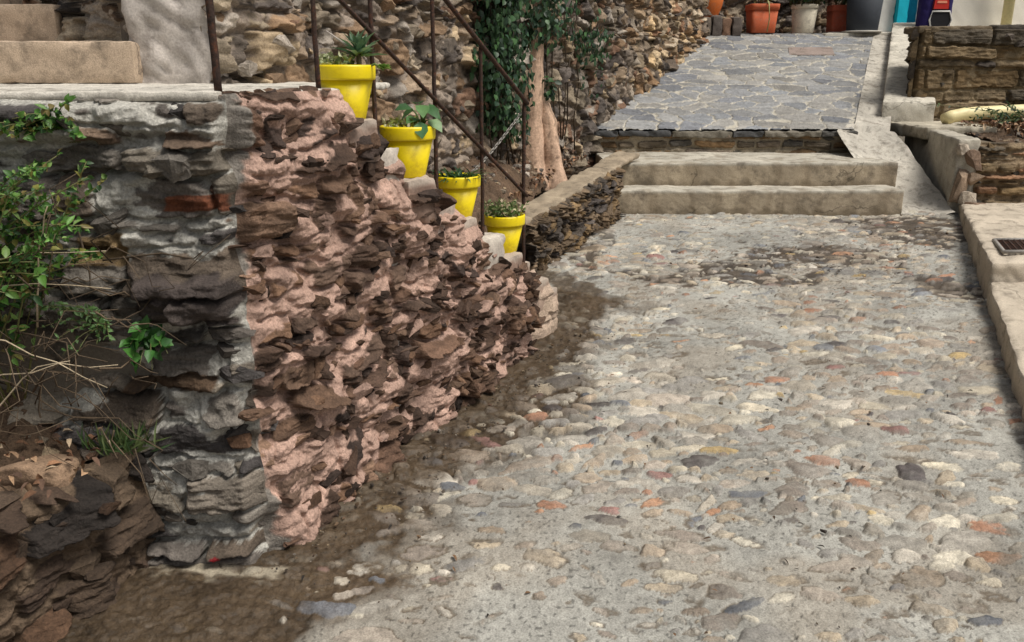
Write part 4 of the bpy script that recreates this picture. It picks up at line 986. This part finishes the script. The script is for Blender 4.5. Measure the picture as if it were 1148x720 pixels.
trunk([(.115, 6.0, .80), (.12, 6.0, 1.0), (.135, 6.02, 1.35), (.15, 6.04, 1.7), (.15, 6.06, 2.4), (.05, 6.0, 3.1)], [.165, .115, .088, .062, .058, .045], 3)
trunk([(.285, 6.02, .80), (.27, 6.02, 1.0), (.245, 6.02, 1.25), (.22, 6.02, 1.36), (.19, 6.03, 1.45)], [.125, .085, .064, .045, .02], 9)
mb = MB()
cnt = 0
for i in range(60000):
    u = random.uniform(2.0, 4.1); z = random.uniform(1.05, 3.1); h = random.random() ** 1.5 * .20
    e = fbm(np.array(u * 2.2), np.array(z * 2.2), 501, 4)
    dense = min((u - 2.0) / .2, (2.72 - u) / .16, (z - 1.2 - .25 * (u - 2.5)) / .25) + 1.1 * e
    loose = min((u - 2.7) / .3, (3.75 - u) / .4, (z - 1.62) / .3) * .7 - .1 - .5 * max(0, 1.75 - z) + 1.5 * e
    if 2.55 < u < 3.2 and z < 1.72 + .1 * random.random(): continue
    if max(min(dense, .9), min(loose, .45)) < random.random(): continue
    top = max(0, z - 2.1)
    p = Vector((b0[0] + bd[0] * u + bn[0] * (.06 + h + .12 * top), b0[1] + bd[1] * u + bn[1] * (.06 + h + .12 * top), z)); cnt += 1
    if cnt > 5200: break
    N_ = Vector((bn[0], bn[1], .45)) + rdir() * .5
    leaf(mb, p, Vector((random.gauss(0, .5), random.gauss(0, .5), -1)), N_, random.uniform(.03, .06), random.uniform(.028, .05), random.choice(DARKG) * random.uniform(.65, 1.7), .12, .15)
for c, r, n in (((.15, 6.0, 2.25), (.18, .13, .5), 560), ((.26, 5.98, 1.5), (.04, .05, .08), 26)):
    for i in range(n):
        d = rdir(); q = random.random() ** .33; p = Vector((c[0] + d.x * r[0] * q, c[1] + d.y * r[1] * q, c[2] + d.z * r[2] * q))
        leaf(mb, p, (d + Vector((random.gauss(0, .6), random.gauss(0, .6), -.8))), d + Vector((0, -.6, .5)) + rdir() * .4, random.uniform(.03, .055), random.uniform(.028, .045), random.choice(DARKG) * random.uniform(.7, 1.6), .12, .15)
for i in range(16):
    u = random.uniform(2.2, 3.6); P_ = lambda uu, h, z: (b0[0] + bd[0] * uu + bn[0] * h, b0[1] + bd[1] * uu + bn[1] * h, z); tube(mb, [P_(u + random.gauss(0, .05), .10, 1.0 + k * .25) for k in range(7)], .006, .004, seg=6, col=lin(70, 58, 44))
o = mb.build('ivy', M_LEAF, tree); under(o, tree)

# weeds in front of the end face
def spray(mb, root, tip, n, L, W, greens, sag=.1, r=.003, stemcol=lin(120, 120, 74), up=.35):
    a, b = Vector(root), Vector(tip); pts = [a.lerp(b, i / 8) + Vector((0, 0, sag * math.sin(PI * i / 8))) for i in range(9)]
    tube(mb, pts, r, r * .4, seg=6, col=stemcol)
    for i in range(n):
        t = random.uniform(.15, 1) * 8; j = min(int(t), 7); p = pts[j].lerp(pts[j + 1], t - j)
        d = (pts[j + 1] - pts[j]).normalized() * .5 + rdir(.1) * .9
        leaf(mb, p, d, (random.gauss(0, .4), -.7 + random.gauss(0, .3), up + random.gauss(.3, .3)), L * random.uniform(.6, 1.15), W * random.uniform(.7, 1.1), random.choice(greens) * random.uniform(.7, 1.25))
def stem_bits(mb, n, box, L, col, r=(.0012, .003)):
    for i in range(n):
        p = Vector((random.uniform(box[0], box[1]), random.uniform(box[2], box[3]), random.uniform(box[4], box[5]))); d = Vector((random.gauss(.6, .6), random.gauss(0, .35), random.gauss(0, .55))).normalized() * random.uniform(*L)
        w_ = d.length * .09; tube(mb, [p + d * k / 5 + Vector((random.gauss(0, w_), random.gauss(0, w_), random.gauss(0, w_) - .25 * d.length * (k / 5) ** 2)) for k in range(6)], random.uniform(*r), .0008, seg=5, col=np.array(col) * random.uniform(.6, 1.3))
bush = thing('bramble_bush', 'leafy green bramble with dry stems sprawling over the end of the wall', 'bush', (-1.5, 2.1, .66))
BG = [lin(76, 118, 46), lin(98, 144, 60), lin(60, 96, 40), lin(120, 150, 80), lin(48, 80, 38), lin(52, 86, 40), lin(84, 124, 52), lin(98, 138, 58), lin(142, 140, 72), lin(116, 104, 58)]
mb = MB()
for i in range(46):
    rt = (random.uniform(-1.8, -1.3), random.uniform(2.0, 2.16), random.uniform(.68, .95)); tp = (random.uniform(-1.62, -.98), random.uniform(1.98, 2.13), random.uniform(1.16, 1.45))
    tp = (tp[0], tp[1], tp[2] - .25 * max(0, tp[0] + 1.25))
    spray(mb, rt, tp, 50, random.uniform(.016, .034), random.uniform(.012, .022), BG, sag=random.uniform(.02, .12))
for i in range(60):
    c = (random.uniform(-1.75, -1.12), random.uniform(1.98, 2.14)); zc_ = random.uniform(1.08, 1.38) - .25 * max(0, c[0] + 1.25)
    spray(mb, (c[0] - .1, c[1], zc_ - .1), (c[0] + random.uniform(.0, .12), c[1] - .03, zc_ + random.uniform(-.02, .08)), 34, .017, .010, BG[:7], sag=.05, r=.0015)
for i in range(8): spray(mb, (-1.6, 2.05, .9), (random.uniform(-1.35, -1.02), 1.98, random.uniform(1.05, 1.2)), 26, .036, .022, BG, sag=.08)
under(mb.build('foliage', M_LEAF, bush), bush)
mb = MB(); stem_bits(mb, 100, (-1.75, -1.0, 1.95, 2.14, .66, 1.2), (.08, .32), lin(92, 78, 62)); 
for a, b in (((-1.65, 2.0, 1.03), (-.985, 2.02, 1.19)), ((-1.6, 1.95, 1.055), (-1.0, 2.05, 1.065)), ((-1.5, 2.0, .80), (-1.0, 2.03, .88)), ((-1.40, 2.0, .70), (-1.12, 2.03, .90)), ((-1.42, 1.98, 1.0), (-1.02, 2.0, .83)), ((-1.35, 2.02, 1.2), (-1.34, 2.02, .75)), ((-1.2, 2.05, .98), (-1.1, 2.0, 1.3))):
    A, B = Vector(a), Vector(b); tube(mb, [A.lerp(B, k / 7) + Vector((0, 0, random.gauss(0, .008) + .03 * math.sin(PI * k / 7))) for k in range(8)], .0028, .0012, seg=6, col=lin(176, 160, 134))
under(mb.build('dry_stems', M_TWIG, bush), bush)
def weed(name, label, cat, loc, fn):
    t = thing(name, label, cat, loc); mb = MB(); fn(mb); o = mb.build('leaves', M_LEAF, t); under(o, t); return t
def f1(mb):
    for i in range(16): spray(mb, (-1.14 + random.gauss(0, .03), 2.22, 1.42), (-1.14 + random.gauss(0, .09), 2.13, 1.44 + random.gauss(.03, .03)), 16, .026, .018, BG, sag=.03, r=.002)
weed('leafy_weed', 'small bright green weed growing just under the landing slab', 'weed', (-1.14, 2.2, 1.4), f1)
def f2(mb):
    for i in range(10): spray(mb, (-.98, 2.20, .90), (-.98 + random.uniform(-.04, .12), 2.10, .89 + random.uniform(-.06, .07)), 6, .042, .032, [lin(58, 104, 44), lin(74, 124, 54), lin(48, 88, 40)], sag=.02, r=.002)
weed('leafy_weed', 'weed with broad glossy leaves rooted low in the grey end wall', 'weed', (-.98, 2.2, .88), f2)
def f3(mb):
    for i in range(16): spray(mb, (-1.10, 2.20, .93), (-1.10 + random.uniform(-.13, .09), 2.09, .96 + random.uniform(-.09, .09)), 14, .018, .010, [lin(88, 120, 64), lin(70, 100, 52), lin(104, 134, 84)], sag=.02, r=.0015)
weed('leafy_weed', 'fine pale green weed with tiny leaves in the middle of the grey end wall', 'weed', (-1.1, 2.2, .93), f3)
def f4(mb):
    for i in range(90):
        p = (-1.07 + random.gauss(0, .035), 2.15 + random.gauss(0, .02), .59); leaf(mb, p, (random.gauss(0, .6), random.gauss(-.4, .4), random.uniform(.4, 1.2)), (0, -1, .2), random.uniform(.04, .095), .007, random.choice([lin(70, 92, 48), lin(96, 110, 66), lin(52, 74, 40)]), .2, .4)
weed('grass_tuft', 'dark green grass tuft where the ledge meets the wall', 'grass tuft', (-1.07, 2.15, .58), f4)
def f5(mb):
    for i in range(26): spray(mb, (4.05 + random.gauss(0, .08), 6.9, 1.16), (4.0 + random.gauss(0, .25), 6.75 + random.gauss(0, .12), 1.24 + random.uniform(-.05, .12)), 18, .035, .016, [lin(52, 78, 40), lin(72, 98, 50), lin(40, 62, 36)], sag=.04)
weed('leafy_weed', 'dark green weed on the dry leaf bed, growing over the cream pipe', 'weed', (4.05, 6.9, 1.13), f5)

# dry leaves scattered
mb = MB()
def scatter(n, fx, fy, fz, L):
    for i in range(n):
        a = random.random(); b = random.random(); p = (fx(a, b), fy(a, b), fz(a, b))
        leaf(mb, p, rdir(0.0, 1), (random.gauss(0, .3), random.gauss(0, .3), 1), random.uniform(*L), random.uniform(.3, .6) * L[1], random.choice([lin(150, 112, 84), lin(120, 88, 66), lin(170, 138, 108), lin(98, 76, 62), lin(190, 168, 140)]) * random.uniform(.6, 1.1), .3, .4)
scatter(520, lambda a, b: 3.65 + 1.3 * a, lambda a, b: 6.2 + 1.0 * b, lambda a, b: 1.13 + .04 * random.random() + .05 * math.sin(PI * b), (.03, .07))
scatter(190, lambda a, b: -1.95 + .85 * a, lambda a, b: 1.85 + .37 * b, lambda a, b: .60 + .02 * random.random() + .09 * (1 - a), (.015, .04))
scatter(110, lambda a, b: -.02 + .62 * a + .0 * b, lambda a, b: 5.0 + 1.75 * a + .1 * b, lambda a, b: .86 + .10 * a + .03 * b, (.02, .045))
for i in range(420):
    y = 1.85 + 4.1 * random.random() ** .9; x = random.uniform(-.62, .6) * y
    if random.random() < .5: y = random.gauss(4.9, .35); x = random.gauss(1.7, .55)
    if (x - W0[0]) * WN[0] + (y - W0[1]) * WN[1] < .12 or x > 1.9 + .405 * (y - 3.14) or y > 6.0: continue
    leaf(mb, (x, y, GZ * y + .010), (random.gauss(0, 1), random.gauss(0, 1), .1), (random.gauss(0, .3), random.gauss(0, .3), 1), random.uniform(.008, .03), random.uniform(.004, .012), random.choice([lin(52, 44, 36), lin(74, 58, 44), lin(40, 36, 32), lin(110, 84, 60)]), .3, .3)
tag(mb.build('fallen_leaves', M_TWIG), 'dry brown leaves and bits strewn over the beds and the lane', kind='stuff')
mb = MB(); lay = [(-1.40, 2.02, .69)]
V, F, C = shard((-1.445, 2.02, .70), (.022, .014, .009), Matrix.Rotation(.6, 3, 'Z'), lin(176, 184, 196)); mb.add(V, F, C)
tag(mb.build('crumpled_wrapper', M_CLOTH, None, False), 'small crumpled bluish wrapper on the weedy soil at the left edge', 'litter')

# ------------------------------------------------------------------ top of the lane: pots, house, bag
ZT = float(rz(10.95)) + .008
def bg_pot(name, label, x, y, z, R, H, col, square=0.0, rimh=.05, taper=.7, rimout=1.0, plant=None, m=None, tray=None, bulge=0):
    t = thing('potted_plant' if plant else name, label, 'potted plant' if plant else 'pot', (x, y, z), 'pots at the top of the lane', rz=0)
    if square: R *= .78
    mb = MB()
    if bulge: prof = [(R * taper, 0)] + [(R * (taper + (1 - taper) * math.sin(PI * .5 * min(1, q * 1.5)) - .25 * max(0, q - .6)), H * q) for q in (.1, .25, .4, .6, .75, .85)]
    else: prof = [(R * taper, 0), (R * (taper + .02), .006), (R * .93, H - rimh)]
    lathe(mb, prof, seg=60, col=col, square=square); p = mb.build('pot', m or M_TERRA, t)
    mb = MB(); e = prof[-1][0]; zz = prof[-1][1] + .0005
    lathe(mb, [(e, zz), (e * 1.06 * rimout, zz + .004), (e * 1.08 * rimout, H - .004), (e * 1.05 * rimout, H), (e * .92, H), (e * .88, H - .02), (.001, H - .025)], seg=60, col=col, square=square); mb.build('rim', m or M_TERRA, p)
    if tray:
        mb = MB(); lathe(mb, [(R * tray, -.004), (R * tray * 1.08, .012), (R * tray * 1.04, .016), (R * tray, .008), (.001, .006)], seg=48, col=lin(214, 210, 200), square=square); mb.build('saucer', M_TERRA, t)
    if plant:
        mb = MB(); n, spread, hh, greens, LL = plant
        for i in range(n):
            a = random.uniform(0, 6.28); r = spread * math.sqrt(random.random()); b = Vector((r * .5 * math.cos(a), r * .5 * math.sin(a), H - .02)); tp = Vector((r * math.cos(a), r * math.sin(a), H + hh * random.uniform(.3, 1) - .3 * r))
            tube(mb, [b, b.lerp(tp, .5) + Vector((0, 0, .03)), tp], .004, .002, seg=5, col=lin(96, 90, 58))
            for q in range(14): leaf(mb, b.lerp(tp, random.uniform(.25, 1.05)) + rdir() * .02, rdir(.2), rdir(.8), LL * random.uniform(.6, 1.2), LL * .5, random.choice(greens) * random.uniform(.7, 1.3))
        mb.build('plant', M_LEAF, t)
    return t
TC = lin(186, 92, 56); TC2 = lin(170, 82, 58)
bg_pot('orange_pot', 'round glossy orange pot standing on the stone ledge by the rubble wall', 2.40, 11.05, ZT + .175, .185, .36, lin(206, 110, 50), taper=.6, bulge=1)
bg_pot('terracotta_pot', 'square terracotta planter with a trailing thin stem', 3.04, 10.95, ZT, .225, .33, TC, square=1.0, taper=.80, rimh=.07, plant=(10, .16, .5, [lin(120, 116, 70), lin(96, 104, 58)], .05))
bg_pot('cream_pot', 'weathered cream pot with a dark leafy shrub', 3.59, 11.05, ZT + .004, .165, .33, lin(216, 206, 184), taper=.74, rimh=.05, plant=(70, .34, .75, DARKG + [lin(60, 92, 44)], .07), m=M_PLASTER)
bg_pot('terracotta_pot', 'small square terracotta pot between the cream pot and the black pot', 4.07, 11.2, ZT + .006, .165, .33, TC2, square=1.0, taper=.84, rimh=.07, plant=(16, .14, .5, DARKG, .06), tray=1.05)
bg_pot('black_pot', 'large dark grey round planter beside the white wall', 4.24, 10.85, ZT + .006, .235, .62, lin(56, 60, 66), taper=.74, rimh=.06, plant=(40, .26, .6, DARKG, .07), m=M_CLOTH, tray=.92)
# trailing stem on the terracotta planter
mb = MB(); tube(mb, [(3.06, 10.80, ZT + .36), (3.055, 10.72, ZT + .32), (3.07, 10.715, ZT + .15), (3.05, 10.70, ZT + .005)], .009, .006, seg=6, col=lin(150, 150, 100)); o = mb.build('trailing_stem', M_TWIG)
for p_ in [q for q in bpy.data.objects if q.get('label', '').startswith('square terracotta planter')]: under(o, p_)
# stone ledge
mb = MB()
for i in range(5): rough_box(mb, 2.16 + .12 * i, 2.275 + .12 * i, 10.72 + .02 * (i % 2), 11.4, ZT - .05, ZT + .165 + .015 * (i % 3), BPAL[i * 2] * 1.25, seed=240 + i, cell=.03, rad=.02, amp=.02)
tag(mb.build('stone_ledge', M_STONE), 'low ledge of upright stones under the round orange pot', 'ledge')
o = wall_face('end_wall', (2.05, 11.65), (1, 0), (0, -1), 2.55, 1.7, 4.2, 300, 240, dict(cw=.2, ch=.13, ang=0, warp=.5, relief=.09, mortar=.4, m_amp=.4, pal=[c * 1.2 for c in BPAL], mcol=lin(176, 160, 138), tilt=.8, dome=.5), 61, shards=80, spal=BPAL, ssize=(.04, .1), tl=0, tr=0, ttop=0)
tag(o, 'rubble wall closing the top of the lane behind the row of pots', 'wall')
house = thing('white_house', 'whitewashed house wall with turquoise door frame at the top of the lane', 'house', (4.6, 11.3, 2.0))
def wall_panel(name, x0, x1, y, z0, z1, col, m, th=.25):
    mb = MB(); rough_box(mb, x0, x1, y, y + th, z0, z1, col, seed=int(x0 * 10), cell=.05, rad=.02, amp=.008); return under(mb.build(name, m, house), house)
wall_panel('wall', 4.56, 4.80, 11.28, 1.6, 5.2, lin(236, 234, 226), M_PAINT)
wall_panel('wall', 5.12, 9.0, 11.1, 1.6, 5.2, lin(232, 226, 212), M_PAINT)
wall_panel('wall', 4.8, 5.12, 11.28, 4.2, 5.2, lin(236, 234, 226), M_PAINT)
mb = MB(); rough_box(mb, 4.80, 4.93, 11.20, 11.42, 2.03, 4.2, lin(30, 190, 214), seed=9, cell=.05, rad=.006, amp=.002); rough_box(mb, 4.76, 4.96, 11.16, 11.40, 2.0, 2.06, lin(30, 190, 214), seed=10, cell=.05, rad=.006, amp=.002)
under(mb.build('door_frame', M_PAINT, house), house)
mb = MB(); rough_box(mb, 4.94, 5.11, 11.36, 11.42, 2.02, 4.19, lin(30, 150, 190), seed=11, cell=.06, rad=.006, amp=.002); under(mb.build('door', M_PAINT, house), house)
mb = MB(); tube(mb, [(6.02, 10.93, 1.9), (6.02, 10.93, 5.1)], .06, seg=20, col=lin(228, 216, 160)); under(mb.build('downpipe', M_PVC, house), house)
mb = MB(); rough_box(mb, 3.75, 8.5, 10.72, 11.5, 1.5, ZT + .0, lin(190, 184, 170), seed=13, cell=.05, rad=.03, amp=.012); tag(mb.build('doorstep', M_CONC), 'pale concrete threshold strip along the house at the lane top', 'doorstep')
mb = MB(); V, F = rough_box_data((.5, .36, .012), cell=.02, rad=.004, amp=.002, seed=14); V[:, 0] += 3.34 + rdx * (V[:, 1]) * .6; V[:, 1] += 9.93; V[:, 2] += rz(V[:, 1]) + .002
mb.add(V, F, lin(140, 126, 118)); tag(mb.build('manhole_cover', M_CONC), 'flat reddish grey cover plate set in the slate lane', 'cover')
# navy bag
bag = thing('school_bag', 'dark navy bag with a red badge and white-edged black pocket by the turquoise door', 'bag', (4.98, 10.62, ZT))
def rbox(name, c, size, col, m, parent, rad=.03, amp=.002):
    mb = MB(); V, F = rough_box_data(size, cell=.02, rad=rad, amp=amp, seed=17, fine=0); V = V + np.array([c[0], c[1], c[2]]); mb.add(V, F, col); return mb.build(name, m, parent)
under(rbox('body', (4.98, 10.62, ZT), (.36, .22, .62), lin(34, 24, 84), M_CLOTH, bag, .07), bag)
def outline(name, pts, y, r, col, fill=None):
    mb = MB(); P = [(x, y, z) for x, z in pts]; tube(mb, P + [P[0]], r, seg=8, col=col)
    o = mb.build(name, M_CLOTH, bag); under(o, bag); return o
cx = 5.0; z0 = ZT
oval = [(cx - .10, z0 + .05), (cx + .10, z0 + .05), (cx + .135, z0 + .13), (cx + .10, z0 + .225), (cx - .10, z0 + .225), (cx - .125, z0 + .13)]
def face(name, pts, y, th, col):
    mb = MB(); n = len(pts); V = [(x, y, z) for x, z in pts] + [(x, y + th, z) for x, z in pts]
    mb.add(V, [tuple(range(n)), tuple(range(n, 2 * n))[::-1]] + [(i, n + i, n + (i + 1) % n, (i + 1) % n) for i in range(n)], col); o = mb.build(name, M_CLOTH, bag, False); under(o, bag)
face('pocket', oval, 10.492, .03, lin(24, 22, 26)); outline('pocket_edge', oval, 10.49, .009, lin(226, 224, 220))
badge = [(cx - .10, z0 + .245), (cx + .09, z0 + .245), (cx + .075, z0 + .39), (cx - .085, z0 + .39)]
face('badge', badge, 10.490, .03, lin(190, 44, 34)); outline('badge_edge', badge, 10.49, .007, lin(40, 24, 30))
face('badge_stripe', [(cx - .06, z0 + .315), (cx + .055, z0 + .315), (cx + .05, z0 + .34), (cx - .055, z0 + .34)], 10.486, .005, lin(230, 150, 120))

# ------------------------------------------------------------------ camera, light
cam = bpy.data.cameras.new('camera'); co = bpy.data.objects.new('camera', cam); COL.objects.link(co)
HZ = 78; F_ = 950
co.location = (0, 0, 1.6); co.rotation_euler = (PI / 2 - math.atan((360 - HZ) / F_), 0, 0)
cam.sensor_width = 36; cam.lens = 36 * F_ / 1148; cam.clip_end = 2000; cam.clip_start = .05
bpy.context.scene.camera = co
SUN_EL, SUN_AZ = math.radians(60), math.radians(118)     # azimuth from +Y towards +X
sun = bpy.data.lights.new('sun', 'SUN'); so = bpy.data.objects.new('sun', sun); COL.objects.link(so)
sun.energy = 2.2; sun.angle = math.radians(24); sun.color = (1, .95, .88)
dv = Vector((math.sin(SUN_AZ) * math.cos(SUN_EL), math.cos(SUN_AZ) * math.cos(SUN_EL), math.sin(SUN_EL)))
so.rotation_euler = dv.to_track_quat('Z', 'Y').to_euler()
w = bpy.data.worlds.new('World'); bpy.context.scene.world = w; w.use_nodes = True
nt = w.node_tree; sky = nt.nodes.new('ShaderNodeTexSky'); sky.sky_type = 'NISHITA'; sky.sun_disc = False; sky.sun_elevation = SUN_EL; sky.sun_rotation = SUN_AZ
sky.air_density = 1.0; sky.dust_density = 4.0; sky.ozone_density = 1.0
hs = nt.nodes.new('ShaderNodeHueSaturation'); hs.inputs['Saturation'].default_value = .28
nt.links.new(sky.outputs[0], hs.inputs['Color']); nt.links.new(hs.outputs[0], nt.nodes['Background'].inputs['Color']); nt.nodes['Background'].inputs['Strength'].default_value = .06
sc = bpy.context.scene
sc.view_settings.view_transform = 'Standard'; sc.view_settings.look = 'None'; sc.view_settings.gamma = 1; sc.view_settings.exposure = .68; sc.view_settings.use_curve_mapping = False
sc.render.engine = 'CYCLES'; sc.cycles.max_bounces = 6; sc.cycles.diffuse_bounces = 2; sc.cycles.use_denoising = True
